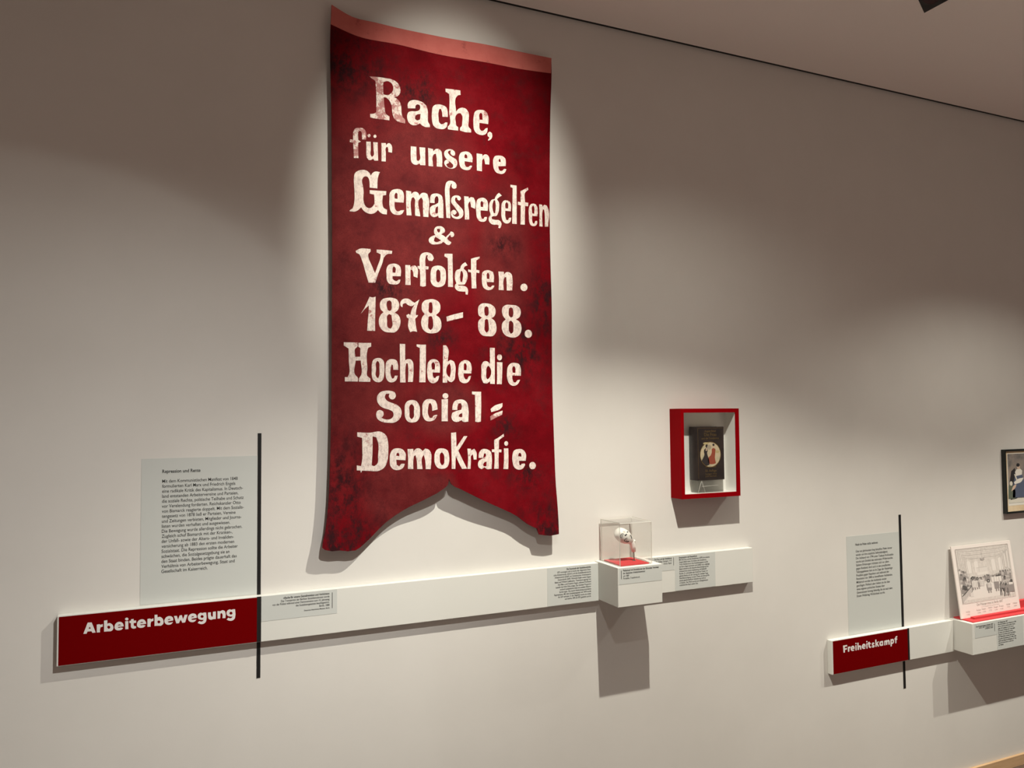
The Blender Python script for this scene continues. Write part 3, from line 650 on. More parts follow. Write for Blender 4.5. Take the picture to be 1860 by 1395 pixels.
TITLE_RIGHT = [
  [[306,961,534,963,537,902,403,898,401,841,519,840,517,775,404,772,404,667,321,671]],
  [[570,877,640,875,709,880,711,815,657,808,646,672,567,675]],
  [[944,752,814,754,843,726,933,721,901,675,821,671,743,717,727,806,769,866,849,889,928,845],[810,788,843,823,882,797]],
  [[989,888,1060,886,1057,669,991,673]],
  [[1068,951,1064,939,1052,930,1036,926,1018,929,1002,936,992,948,988,961,992,973,1004,982,1020,985,1038,983,1054,975,1064,964]],
  [[1103,975,1177,973,1179,842,1250,855,1319,817,1328,670,1253,673,1243,783,1196,782,1192,673,1112,676]],
  [[1580,754,1448,757,1478,728,1569,724,1537,677,1455,673,1376,719,1359,809,1402,869,1484,892,1564,849],[1444,791,1477,826,1517,801]],
  [[1612,885,1683,883,1681,664,1614,668]],
  [[1692,948,1687,936,1676,927,1659,924,1641,926,1625,934,1614,945,1610,958,1615,970,1627,979,1643,983,1661,980,1677,973,1688,961]],
  [[1730,926,1812,930,1816,878,1871,876,1869,820,1813,820,1825,738,1876,734,1877,672,1792,676,1743,734,1736,822,1695,835,1693,886,1728,882]],
  [[2085,837,2042,791,1992,812,2001,789,2082,749,2090,689,2017,662,1925,688,1928,747,1999,723,2009,729,1939,775,1931,849,2005,884]],
  [[2132,975,2204,972,2209,821,2273,872,2356,877,2270,799,2352,670,2275,666,2222,753,2209,733,2203,672,2137,673]],
  [[2512,872,2589,870,2587,670,2514,672,2452,670,2381,718,2369,786,2407,855],[2452,776,2482,816,2523,796,2521,738,2475,729]],
  [[2658,868,2731,862,2784,882,2835,854,2900,886,2961,845,2975,665,2901,667,2886,810,2844,801,2828,669,2765,670,2750,812,2724,801,2719,668,2650,669]],
  [[3026,882,3100,880,3195,876,3234,796,3220,709,3144,671,3098,672,3094,576,3018,578],[3096,784,3129,817,3166,790,3151,732,3104,731]],
  [[3302,900,3336,963,3433,974,3441,913,3387,904,3386,875,3432,864,3430,814,3383,815,3373,674,3303,671,3302,810,3267,830,3269,882]],
]

# ---------------------------------------------------------------- the room
WX0, WX1, WY = -4.0, 9.0, -7.0
struct('wall_back', B(WX0, WX1, 0.0, 0.20, 0.0, 3.20), M_WALL)
struct('ceiling', B(WX0, WX1, WY, -0.014, 3.081, 3.20), M_CEIL)
struct('gap_shade_1', B(WX0, WX1, -0.0135, -0.0005, 3.0825, 3.19), M_GAP)  # near-black strip stands in for the shade inside the ceiling gap
struct('floor', B(WX0, WX1, WY, 0.0, -0.12, 0.0), M_FLOOR)
struct('baseboard_back', B(WX0, WX1, -0.013, -0.0003, 0.0, 0.049, bevel=0.0015), M_OAK)

# ---------------------------------------------------------------- banner
BX, BZ = 0.82, 1.24
def banner_y(X, Z):
    """front of the cloth: hangs a hand's width clear, with very slight waves"""
    u, v = X - BX, Z - BZ
    w = 0.0022 * math.sin(7.0 * u + 1.5 * v) + 0.0016 * math.sin(13.0 * u - 2.0 * v + 1.0)
    curl = 0.010 * max(0.0, (v - 1.45) / 0.25) ** 2 * max(0.0, -u / 0.38)
    tail = 0.006 * max(0.0, (0.22 - v) / 0.22) ** 2
    fold = 0.009 * math.exp(-((u - 0.05 - 0.05 * v) / 0.11) ** 2) - 0.005
    flap = 0.010 * math.exp(-((u + 0.06) / 0.08) ** 2 - ((v - 0.20) / 0.09) ** 2)
    return -0.042 - w - curl - tail - fold - flap

def pairs(a):
    return [(BX + a[i] * 1e-4, BZ + a[i + 1] * 1e-4) for i in range(0, len(a), 2)]

banner = thing('banner', 'tall swallowtail banner of dark red cloth painted with large cream German lettering', 'banner', (BX, 0, BZ))
ol = pairs(BANNER_OUTLINE)
hem_edge = pairs(HEM_EDGE)
def sheet(loops, grid, lift, thick):
    bm = bmesh.new()
    fs = fill(bm, loops, lambda x, z: (x, banner_y(x, z) - lift, z), grid)
    if thick:
        bound = [e for e in bm.edges if len(e.link_faces) == 1]
        r = bmesh.ops.extrude_edge_only(bm, edges=bound)
        for v in [g for g in r['geom'] if isinstance(g, bmesh.types.BMVert)]:
            v.co.y += thick
    return bm
cl_loop = smooth_loop([Vector(p) for p in ol], 0.02, 40)
bm = sheet([cl_loop], 0.035, 0.0, 0.004)
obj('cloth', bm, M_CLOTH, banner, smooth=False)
# back of the cloth and the batten that carries it
bm = bmesh.new()
fill(bm, [cl_loop], lambda x, z: (x, banner_y(x, z) + 0.004, z), 0.06)
for f in bm.faces:
    f.normal_flip()
obj('lining', bm, M_CLOTH, banner)
bm = B(0.52, 1.10, -0.0365, -0.0005, 2.70, 2.76)
obj('hanging_batten', bm, M_DARK, banner)
# sewn hem along the top
top_pts = [p for p in ol[:9]]
hem_loop = smooth_loop([Vector(p) for p in top_pts], 0.02, 40)
hem_poly = [Vector((p[0], p[1] + 0.0008)) for p in top_pts] + [Vector(p) for p in reversed(hem_edge)]
hem_poly = smooth_loop(hem_poly, 0.02, 45)
obj('hem', sheet([hem_poly], 0.03, 0.0016, 0.0015), M_HEM, banner)
WORD_STARTS = [(), (5,), (), (), (), (5,), (4, 8), (), ()]      # first glyph of each further word of a line
for li, glyphs in enumerate(LETTERS):
    bm = bmesh.new()
    for gi, g in enumerate(glyphs):
        if gi > 0 and gi in WORD_STARTS[li]:
            obj('lettering', bm, [M_PAINT, M_PAINT_WORN], banner)
            bm = bmesh.new()
        loops = [smooth_loop([Vector(p) for p in pairs(c)], 0.004) for c in g]
        worn = (li == 0 and gi == 0) or (li == 1 and gi == 0) or (li == 7 and gi >= 8)
        fill(bm, loops, lambda x, z: (x, banner_y(x, z) - 0.0009, z), 0.03, 1 if worn else 0)
    obj('lettering', bm, [M_PAINT, M_PAINT_WORN], banner)

# ---------------------------------------------------------------- black stripes on the wall
o = obj('wall_stripe', B(0.2372, 0.2477, -0.0012, -0.0001, 0.888, 1.605), M_BLACK)
tag(o, 'tall black stripe on the wall beside the grey text panel at the left', 'wall stripe', (0.242, 0, 0.888))
o = obj('wall_stripe', B(2.9010, 2.9145, -0.0012, -0.0001, 0.460, 1.205), M_BLACK)
tag(o, 'thin black stripe on the wall behind the rail reading Freiheitskampf', 'wall stripe', (2.907, 0, 0.460))

# ---------------------------------------------------------------- text panels on the wall
t = thing('info_panel', 'grey text panel headed Repression und Rente, left of the banner', 'text panel', (0.08, 0, 1.1325))
obj('panel_sheet', B(-0.0735, 0.2370, -0.0008, -0.0001, 1.1325, 1.5385), M_GREY, t)
bm = bmesh.new()
put_text(bm, 'Repression und Rente', -0.020, 1.497, -0.0011, 0.0134, 0.1 / (text_mesh('Repression und Rente', 0.018)[2] * 0.0134), 'L', 0.018)
obj('heading', bm, M_INK, t)
bm = bmesh.new()
text_block(bm, ['Mit dem Kommunistischen Manifest von 1848', 'formulierten Karl Marx und Friedrich Engels',
    'eine radikale Kritik des Kapitalismus. In Deutsch-', 'land entstanden Arbeitervereine und Parteien,',
    'die soziale Rechte, politische Teilhabe und Schutz', 'vor Verelendung forderten. Reichskanzler Otto',
    'von Bismarck reagierte doppelt. Mit dem Sozialis-', 'tengesetz von 1878 ließ er Parteien, Vereine',
    'und Zeitungen verbieten, Mitglieder und Journa-', 'listen wurden verhaftet und ausgewiesen.',
    'Die Bewegung wurde allerdings nicht gebrochen.', 'Zugleich schuf Bismarck mit der Kranken-,',
    'der Unfall- sowie der Alters- und Invaliden-', 'versicherung ab 1883 den ersten modernen',
    'Sozialstaat. Die Repression sollte die Arbeiter', 'schwächen, die Sozialgesetzgebung sie an',
    'den Staat binden. Beides prägte dauerhaft das', 'Verhältnis von Arbeiterbewegung, Staat und',
    'Gesellschaft im Kaiserreich.'], -0.020, 1.4695, 1.2165, -0.0011, 0.219, 0.0132)
obj('body_text', bm, M_INK, t)

t = thing('info_panel', 'grey text panel headed Noch ist Polen nicht verloren, at the right', 'text panel', (2.745, 0, 0.7245))
obj('panel_sheet', B(2.5900, 2.9000, -0.0008, -0.0001, 0.7245, 1.1325), M_GREY, t)
bm = bmesh.new()
put_text(bm, 'Noch ist Polen nicht verloren', 2.640, 1.0908, -0.0011, 0.0134, 0.131 / (text_mesh('Noch ist Polen nicht verloren', 0.018)[2] * 0.0134), 'L', 0.018)
obj('heading', bm, M_INK, t)
bm = bmesh.new()
text_block(bm, ['Über ein Jahrhundert lang kämpften Polen immer', 'wieder um ihre staatliche Selbstständigkeit.',
    'Der Aufstand von 1794 unter Tadeusz Kościuszko', 'wurde zum Sinnbild des nationalen Widerstandes.',
    'Spätere Erhebungen richteten sich vor allem', 'gegen Russland, doch auch in den preußischen',
    'Teilungsgebieten kam es im Zuge der Niederlage', 'Preußens gegen Napoleon und während der',
    'Revolution von 1848 zu bewaffneten Aufständen.', 'Militärisch wurden die Aufstände wieder',
    'geschlagen. Politisch aber hielten sie die Idee', 'eines eigenen polnischen Staates über',
    'Generationen hinweg lebendig, bis sie nach dem', 'Ersten Weltkrieg Wirklichkeit wurde.'],
    2.641, 1.0625, 0.8765, -0.0011, 0.221, 0.0132)
obj('body_text', bm, M_INK, t)

# ---------------------------------------------------------------- left rail
RF = -0.023                                   # front of the rails
T1, B1 = 1.1300, 0.9975
rail = thing('display_rail', 'long white wall rail with red end panel reading Arbeiterbewegung', 'display rail', (0.9, 0, B1))
obj('rail_body', B(-0.2705, 1.3815, RF, -0.0003, B1, T1, bevel=0.0012), M_WHITE, rail)
obj('rail_body', B(1.5605, 2.0710, RF, -0.0003, B1, T1, bevel=0.0012), M_WHITE, rail)
tp = obj('title_panel', B(-0.2660, 0.2350, RF - 0.0008, RF + 0.0002, 0.9995, 1.1270), M_RED, rail)
tp['label'] = 'dark red title panel'
def title(glyphs, x, z):
    bm = bmesh.new()
    for g in glyphs:
        loops = [smooth_loop([Vector((x + c[i] * 1e-4, z + c[i + 1] * 1e-4)) for i in range(0, len(c), 2)], 0.0012) for c in g]
        fill(bm, loops, lambda a, b: (a, RF - 0.0011, b))
    return bm
bm = title(TITLE_LEFT, 0.0, 1.0)
obj('lettering', bm, M_LET, tp)
obj('divider_stripe', B(0.2350, 0.2468, RF - 0.0009, RF + 0.0002, B1 + 0.0012, T1 - 0.0012), M_BLACK, rail)

# caption beside the red panel
cp = obj('caption_panel', B(0.2472, 0.4675, RF - 0.0006, RF + 0.0002, 1.0560, 1.1285), M_GREY, rail)
bm = bmesh.new()
y_ = RF - 0.0009
text_block(bm, ['»Rache für unsere Gemaßregelten und Verfolgten«'], 0.4444, 1.1152, 1.1152, y_, 0.135, 0.0088, 'R', 0.018)
text_block(bm, ['Das Transparent der Berliner Sozialdemokraten wurde', 'von der Polizei während einer Demonstration zum 10. Jahrestag',
    'des Sozialistengesetzes beschlagnahmt.', 'Berlin, 1888'], 0.4444, 1.1066, 1.0810, y_, 0.166, 0.0086, 'R')
text_block(bm, ['Deutsches Historisches Museum, Berlin'], 0.4444, 1.0730, 1.0730, y_, 0.075, 0.0060, 'R', 0.01)
obj('lettering', bm, M_INK, cp)
obj('caption_rule', B(0.4519, 0.4534, RF - 0.0009, RF - 0.0005, 1.0730, 1.1200), M_INK, cp)
# text field left of the plinth
cp = obj('caption_panel', B(1.1805, 1.3800, RF - 0.0006, RF + 0.0002, B1 + 0.002, T1 - 0.0015), M_GREY, rail)
bm = bmesh.new()
text_block(bm, ['Die Feuertaufe der Sozialdemokratie'], 1.3508, 1.1165, 1.1165, y_, 0.096, 0.0090, 'R', 0.018)
text_block(bm, ['1875 vereinigten sich in Gotha der Allgemeine Deut-', 'sche Arbeiterverein (ADAV) und die Sozialdemokratische',
    'Arbeiterpartei (SDAP) zur Sozialistischen Arbeiterpartei', 'Deutschlands (SAP). Führende Köpfe waren August',
    'Bebel und Wilhelm Liebknecht. Theoretisch geprägt von', 'Karl Marx und Friedrich Engels, während Ferdinand',
    'Lassalle das frühe Erbe prägte. Das Gothaer Programm', 'verband sozialistische Ziele mit sozialen Reform-',
    'forderungen. Die rasche Ausbreitung provozierte', 'Repressionen. Mit dem Sozialistengesetz von 1878 wurde',
    'die SAP verboten. In der Illegalität wuchs sie weiter', 'und kehrte 1890 als SPD gestärkt zurück.'],
    1.3508, 1.1080, 1.0155, y_, 0.146, 0.0086, 'R')
obj('lettering', bm, M_INK, cp)
# caption of the book and the text field right of the plinth
cp = obj('caption_panel', B(1.5900, 1.7040, RF - 0.0006, RF + 0.0002, 1.0770, T1 - 0.0015), M_GREY, rail)
bm = bmesh.new()
text_block(bm, ['Die Frau und der Sozialismus'], 1.6926, 1.1185, 1.1185, y_, 0.0765, 0.0088, 'R', 0.018)
text_block(bm, ['50. Auflage, Stuttgart, 1910', 'Druck, Papier'], 1.6924, 1.1098, 1.1008, y_, 0.070, 0.0086, 'R')
obj('lettering', bm, M_INK, cp)
obj('caption_rule', B(1.7003, 1.7018, RF - 0.0009, RF - 0.0005, 1.0940, 1.1230), M_INK, cp)
cp = obj('caption_panel', B(1.7060, 1.8905, RF - 0.0006, RF + 0.0002, B1 + 0.002, T1 - 0.0015), M_GREY, rail)
bm = bmesh.new()
text_block(bm, ['Emanzipation als Klassenfrage'], 1.7250, 1.1172, 1.1172, y_, 0.0815, 0.0088, 'L', 0.018)
text_block(bm, ['Mit Die Frau und der Sozialismus (1879) formulierte', 'August Bebel einen Grundtext des Sozialismus.',
    'Trotz Verbots durch das Sozialistengesetz wurde', 'das Buch illegal verbreitet und vielfach neu aufgelegt.',
    'Bebel analysierte die doppelte Benachteiligung von', 'Arbeiterinnen durch Ausbeutung und fehlende',
    'Rechte. Er verknüpfte den Kampf der Frauen um', 'gleiche Rechte mit der Lösung der sozialen Frage.',
    'Gleichberechtigung, so seine These, sei ohne große', 'soziale gesellschaftliche Veränderung nicht zu',
    'erreichen. Das Werk wurde zum meistgelesenen', 'sozialistischen Buch seiner Zeit.'],
    1.7255, 1.1090, 1.0160, y_, 0.139, 0.0086, 'L')
obj('lettering', bm, M_INK, cp)

# ---------------------------------------------------------------- plinth with the glass cover
PT, PB, PF = 1.1340, 1.0020, -0.152
pl = thing('display_plinth', 'white box plinth set into the long rail under the acrylic case', 'plinth', (1.471, 0, PB))
obj('plinth_body', B(1.3820, 1.5600, PF, -0.0003, PB, PT, bevel=0.001), M_WHITE, pl)
cp = obj('caption_panel', B(1.3850, 1.5590, PF - 0.0006, PF + 0.0002, 1.0780, PT - 0.0015), M_GREY, pl)
bm = bmesh.new()
y_ = PF - 0.0009
text_block(bm, ['Pfeifenkopf mit Darstellungen der führenden Vertreter', 'der deutschen Arbeiterbewegung'], 1.4018, 1.1212, 1.1122, y_, 0.145, 0.0088, 'L', 0.018)
text_block(bm, ['um 1880', 'Porzellan, Transferdruck'], 1.4025, 1.1032, 1.0948, y_, 0.066, 0.0086, 'L')
obj('lettering', bm, M_INK, cp)
obj('caption_rule', B(1.3942, 1.3960, PF - 0.0009, PF - 0.0005, 1.0960, 1.1250), M_INK, cp)

CX0, CX1, CY0, CY1, CT = 1.3985, 1.5275, -0.141, -0.012, 1.2785
case = thing('acrylic_case', 'clear acrylic box cover on the white plinth, over the porcelain pipe bowl', 'display case', (1.463, -0.0765, PT))
th = 0.004
zb = PT + 0.0002
def pane(name, *a):
    bm = bmesh.new()
    box(bm, *a)
    big = sorted(bm.faces, key=lambda f: -f.calc_area())[:2]
    for f in bm.faces:
        f.material_index = 0 if f in big else 1
    return obj(name, bm, [M_ACR, M_ACREDGE], case)
pane('front_pane', CX0, CX1, CY0, CY0 + th, zb, CT)
pane('back_pane', CX0, CX1, CY1 - th, CY1, zb, CT)
pane('side_pane', CX0, CX0 + th, CY0 + th, CY1 - th, zb, CT)
pane('side_pane', CX1 - th, CX1, CY0 + th, CY1 - th, zb, CT)
pane('top_pane', CX0, CX1, CY0, CY1, CT, CT + th)

o = obj('display_mat', B(1.4065, 1.5195, -0.1345, -0.0190, PT + 0.0002, PT + 0.0042, bevel=0.001), M_FELT)
tag(o, 'red felt mat under the pipe bowl inside the acrylic case', 'mat', (1.463, -0.077, PT + 0.0002))

# porcelain pipe bowl
pb = thing('pipe_bowl', 'white porcelain pipe bowl with dark printed portraits, tilted on a pin', 'pipe bowl', (1.492, -0.080, PT + 0.034))
A0, A1 = Vector((1.4230, -0.080, 1.2445)), Vector((1.4865, -0.080, 1.2045))
ax = (A1 - A0)
Lb = ax.length
axn = ax.normalized()
prof = [(0.0, 0.0), (0.0005, 0.0100), (0.003, 0.0155), (0.009, 0.0200), (0.018, 0.0232), (0.028, 0.0246), (0.040, 0.0240), (0.052, 0.0208), (0.062, 0.0160), (0.070, 0.0112), (Lb, 0.0090), (Lb + 0.004, 0.006), (Lb + 0.006, 0.0)]
bm = bmesh.new()
lathe(bm, prof, A0, axn, 40, 0, caps=False)
obj('bowl', bm, M_PORC, pb, smooth=True)
bm = bmesh.new()
tube(bm, [(1.4780, -0.080, 1.2085), (1.4845, -0.080, 1.2030), (1.4885, -0.080, 1.1930), (1.4912, -0.080, 1.1800), (1.4925, -0.080, 1.1690)], [0.0100, 0.0108, 0.0100, 0.0088, 0.0074], 20)
obj('stem', bm, M_PORC, pb, smooth=True)
bm = bmesh.new()
tube(bm, [(1.4895, -0.0815, 1.2055), (1.4930, -0.0840, 1.2070), (1.4960, -0.0860, 1.2040)], [0.006, 0.0055, 0.004], 14)
obj('spur', bm, M_PORC, pb, smooth=True)
def prof_r(d):
    for (a, ra), (b, rb) in zip(prof, prof[1:]):
        if a <= d <= b:
            return ra + (rb - ra) * (d - a) / max(b - a, 1e-9)
    return 0.0
s_ax = axn.cross(Vector((0, -1, 0))).normalized()
if s_ax.z < 0:
    s_ax = -s_ax
def on_bowl(d, ang):
    """d along the axis, ang round it (0 faces the room, + upward)"""
    n = Vector((0, -1, 0)) * math.cos(ang) + s_ax * math.sin(ang)
    return A0 + axn * d + n * (prof_r(d) + 0.0004)
def brush(bm, pts, w, mi=0):
    """painted stroke lying on the bowl: pts in (along, round), w half width in metres"""
    P = [on_bowl(*p) for p in pts]
    row = []
    for i, p in enumerate(P):
        t = (P[min(i + 1, len(P) - 1)] - P[max(i - 1, 0)]).normalized()
        q = A0 + axn * pts[i][0]
        n = (p - q).normalized()
        s = t.cross(n).normalized() * w * (0.55 + 0.45 * math.sin(math.pi * (i + 0.6) / (len(P) + 0.2)))
        row.append((bm.verts.new(p + s), bm.verts.new(p - s)))
    for a, b in zip(row, row[1:]):
        bm.faces.new((a[0], a[1], b[1], b[0])).material_index = mi
bm = bmesh.new()
def oval(d, a, rd, ra, t0, t1, n=14):
    return [(d + rd * math.cos(math.radians(t0 + (t1 - t0) * k / n)), a + ra * math.sin(math.radians(t0 + (t1 - t0) * k / n))) for k in range(n + 1)]
brush(bm, oval(0.0150, -0.25, 0.0055, 0.34, 60, 330), 0.0011)              # outline of one portrait medallion
brush(bm, oval(0.0150, -0.25, 0.0020, 0.12, 0, 360), 0.0008)
brush(bm, [(0.0235, -0.05), (0.0250, 0.06), (0.0245, 0.16), (0.0275, 0.26), (0.0265, 0.36)], 0.0019)
brush(bm, [(0.0205, 0.02), (0.0235, 0.10), (0.0265, 0.12)], 0.0012)
brush(bm, [(0.0255, 0.62), (0.0285, 0.66), (0.0300, 0.80), (0.0330, 0.86)], 0.0017)
brush(bm, oval(0.0370, -0.42, 0.0058, 0.30, 100, 300), 0.0012)             # outline of the second medallion
brush(bm, [(0.0400, -0.62), (0.0445, -0.66), (0.0480, -0.52), (0.0500, -0.40)], 0.0022)
brush(bm, [(0.0370, -0.30), (0.0390, -0.42), (0.0385, -0.50)], 0.0009)
brush(bm, [(0.0440, 0.60), (0.0490, 0.52), (0.0530, 0.36), (0.0560, 0.22)], 0.0024)
brush(bm, [(0.0385, 0.42), (0.0420, 0.36), (0.0440, 0.24)], 0.0010, 1)
brush(bm, [(0.0130, 0.42), (0.0160, 0.48), (0.0190, 0.44)], 0.0009, 1)
obj('printed_portraits', bm, [M_INK, M_GOLD], pb)
bm = bmesh.new()
tube(bm, [(1.4928, -0.080, 1.1700), (1.4935, -0.080, 1.1550), (1.4935, -0.080, PT + 0.0042)], [0.0016, 0.0016, 0.0016], 10)
lathe(bm, [(0, 0.006), (0.0012, 0.006)], (1.4935, -0.080, PT + 0.0042), (0, 0, 1), 16)
tag(obj('support_pin', bm, M_STEEL), 'thin dark metal pin holding up the pipe bowl above the red mat', 'pin', (1.4935, -0.080, PT + 0.0042))

# ---------------------------------------------------------------- red wall box with the book
X0, X1, Z0, Z1, D = 1.7110, 1.9805, 1.3395, 1.6710, -0.068
WXa, WXb, WZa, WZb = 1.7250, 1.9640, 1.3560, 1.6560
bx = thing('wall_display_box', 'deep red wall box with white lining holding an old book', 'display box', (1.846, 0, Z0))
bm = bmesh.new()
box(bm, X0, WXa, D, -0.0003, Z0, Z1)
box(bm, WXb, X1, D, -0.0003, Z0, Z1)
box(bm, WXa, WXb, D, -0.0003, Z0, WZa)
box(bm, WXa, WXb, D, -0.0003, WZb, Z1)
obj('red_frame', bm, M_BOXRED, bx)
bm = bmesh.new()
e = 0.0006
box(bm, WXa, WXb, -0.0030, -0.0008, WZa, WZb)
box(bm, WXa, WXa + e, D + 0.004, -0.0030, WZa, WZb)
box(bm, WXb - e, WXb, D + 0.004, -0.0030, WZa, WZb)
box(bm, WXa + e, WXb - e, D + 0.004, -0.0030, WZa, WZa + e)
box(bm, WXa + e, WXb - e, D + 0.004, -0.0030, WZb - e, WZb)
obj('white_lining', bm, mat('white_box_lining', (0.86, 0.85, 0.82), 0.5), bx)
obj('glass_pane', B(WXa, WXb, D + 0.001, D + 0.0035, WZa, WZb), M_PANE, bx)

ZS = WZa + e + 0.0002
st_ = thing('book_stand', 'clear acrylic block carrying the book inside the red wall box', 'stand', (1.854, -0.033, ZS))
bm = bmesh.new()
box(bm, 1.7960, 1.9130, -0.052, -0.012, ZS, 1.4030)
for f in bm.faces:
    f.material_index = 0
obj('acrylic_block', bm, acrylic('acrylic_block', (0.80, 0.80, 0.78), 0.10), st_)
bm = bmesh.new()                              # polished bevel edges
for (xa, xb) in ((1.7960, 1.8125), (1.8290, 1.8125)):
    tube(bm, [(xa, -0.0522, ZS + 0.001), (xb, -0.0522, 1.4020)], [0.0008, 0.0008], 6)
tube(bm, [(1.812, -0.0525, 1.3800), (1.888, -0.0525, 1.3830)], [0.0008, 0.0008], 6)
obj('polished_edge', bm, M_ACREDGE, st_)

bk = thing('book', 'dark old book with gilt title and oval picture of two women in long dresses', 'book', (1.854, -0.033, 1.4035))
M_BOOK = mat('dark_book_cloth', (0.030, 0.022, 0.020), 0.45, spec=0.4)
base(M_BOOK, ramp(M_BOOK, noise(M_BOOK, 30.0, 5), [(0.3, (0.022, 0.016, 0.015)), (0.7, (0.045, 0.030, 0.026))]))
M_PAPER = mat('old_paper', (0.62, 0.55, 0.42), 0.8)
bz0, bz1, by0, by1, bx0, bx1 = 1.4035, 1.6025, -0.0552, -0.0120, 1.7905, 1.9170
bm = bmesh.new()
box(bm, bx0, bx1, by0, by0 + 0.003, bz0, bz1, bevel=0.0008)
box(bm, bx0, bx1, by1 - 0.003, by1, bz0, bz1, bevel=0.0008)
obj('cover', bm, M_BOOK, bk)
bm = bmesh.new()
nn = 8
ring0, ring1 = [], []
for k in range(nn + 1):
    q = k / nn
    yy = by0 + 0.001 + (by1 - by0 - 0.002) * q
    xx = bx0 - 0.003 * math.sin(math.pi * q)
    ring0.append((xx, yy))
for z in (bz0, bz1):
    pass
va = [bm.verts.new((x, y, bz0)) for x, y in ring0] + [bm.verts.new((bx0 + 0.003, by1 - 0.001, bz0)), bm.verts.new((bx0 + 0.003, by0 + 0.001, bz0))]
vb = [bm.verts.new((v.co.x, v.co.y, bz1)) for v in va]
for k in range(len(va)):
    bm.faces.new((va[k], va[(k + 1) % len(va)], vb[(k + 1) % len(va)], vb[k]))
bm.faces.new(va)
bm.faces.new(vb)
bmesh.ops.recalc_face_normals(bm, faces=bm.faces[:])
obj('spine', bm, M_BOOK, bk)
obj('page_block', B(bx0 + 0.003, bx1 - 0.004, by0 + 0.003, by1 - 0.003, bz0 + 0.003, bz1 - 0.003), M_PAPER, bk)
yc = by0 - 0.0004
bm = bmesh.new()
for s, z, w, sz in (('August Bebel', 1.5830, 0.052, 0.0110), ('Die Frau', 1.5680, 0.056, 0.0165), ('und der Sozialismus', 1.5560, 0.080, 0.0105),
                    ('Mit Zierbild', 1.4500, 0.048, 0.0075), ('50. Auflage', 1.4345, 0.052, 0.0120), ('Stuttgart 1910', 1.4235, 0.052, 0.0080), ('J.H.W. Dietz Nachf.', 1.4155, 0.052, 0.0075)):
    put_text(bm, s, 1.8535, z, yc, sz, w / (text_mesh(s, 0.01)[2] * sz), 'C', 0.01)
for (xa, xb, za, zb2) in ((1.7965, 1.9120, 1.5972, 1.5980), (1.7965, 1.7973, 1.4090, 1.5980)):
    box(bm, xa, xb, yc, yc + 0.0003, za, zb2)
obj('gilt_lettering', bm, M_GOLD, bk)
def ellipse(cx, cz, rx, rz, n=40):
    return [Vector((cx + rx * math.cos(2 * math.pi * k / n), cz + rz * math.sin(2 * math.pi * k / n))) for k in range(n)]
OX, OZ, ORX, ORZ = 1.8528, 1.4985, 0.0490, 0.0485
bm = bmesh.new()
fill(bm, [ellipse(OX, OZ, ORX, ORZ), ellipse(OX, OZ, ORX - 0.0025, ORZ - 0.0025)], lambda x, z: (x, yc - 0.0003, z), None, 0)
fill(bm, [ellipse(OX, OZ, ORX - 0.0025, ORZ - 0.0025)], lambda x, z: (x, yc, z), None, 1)
M_PIC = mat('printed_tan', (0.62, 0.50, 0.33), 0.7)
base(M_PIC, ramp(M_PIC, noise(M_PIC, 45.0, 3), [(0.35, (0.66, 0.54, 0.36)), (0.5, (0.60, 0.50, 0.34)), (0.62, (0.50, 0.47, 0.30)), (0.75, (0.64, 0.36, 0.24))]))
md = obj('oval_picture', bm, [M_GOLD, M_PIC], bk)
def oz(px, py):                                # picture grid of the oval, 0..226 wide
    return (OX + (px - 113) / 113 * ORX, OZ - (py - 138) / 138 * ORZ)
def figure_poly(pts, m, name):
    bm = bmesh.new()
    fill(bm, [smooth_loop([Vector(oz(*p)) for p in pts], 0.002)], lambda x, z: (x, yc - 0.0002, z))
    return obj(name, bm, m, md)
figure_poly([(62, 70), (80, 76), (84, 96), (78, 118), (84, 150), (96, 190), (100, 246), (70, 256), (40, 238), (18, 200), (34, 172), (48, 140), (44, 104), (46, 88)], mat('print_black', (0.03, 0.022, 0.022), 0.7), 'woman_in_black')
figure_poly([(128, 78), (150, 70), (168, 84), (164, 130), (160, 170), (170, 232), (140, 240), (100, 238), (86, 205), (92, 170), (112, 150), (126, 120)], mat('print_rust', (0.34, 0.07, 0.035), 0.7), 'woman_in_red')
bm = bmesh.new()
for (cx, cy, rx, ry, mi) in ((72, 66, 9, 12, 0), (145, 58, 9, 12, 0), (74, 46, 12, 20, 1), (147, 36, 11, 13, 1), (70, 88, 8, 10, 0), (66, 18, 30, 12, 2), (186, 110, 22, 14, 2), (100, 60, 22, 26, 3)):
    x, z = oz(cx, cy)
    fill(bm, [ellipse(x, z, rx / 113 * ORX, ry / 138 * ORZ, 20)], lambda a, b: (a, yc - 0.0003 - 0.00005 * mi, b), None, mi)
obj('printed_details', bm, [mat('print_skin', (0.66, 0.48, 0.36), 0.7), mat('print_hair', (0.03, 0.02, 0.02), 0.7), mat('print_ochre', (0.55, 0.44, 0.22), 0.7), mat('print_stone', (0.42, 0.36, 0.27), 0.7)], md)

# ---------------------------------------------------------------- right rail, its plinth and what stands there
T2, B2 = 0.7225, 0.5855
rail2 = thing('display_rail', 'white wall rail with red end panel reading Freiheitskampf', 'display rail', (2.84, 0, B2))
obj('rail_body', B(2.4685, 3.1975, RF, -0.0003, B2, T2, bevel=0.0012), M_WHITE, rail2)
tp = obj('title_panel', B(2.4760, 2.9060, RF - 0.0008, RF + 0.0002, B2 + 0.0022, T2 - 0.0032), M_RED, rail2)
tp['label'] = 'dark red title panel'
bm = title(TITLE_RIGHT, 2.5, 0.6)
obj('lettering', bm, M_LET, tp)
obj('divider_stripe', B(2.9060, 2.9165, RF - 0.0009, RF + 0.0002, B2 + 0.0012, T2 - 0.0012), M_BLACK, rail2)

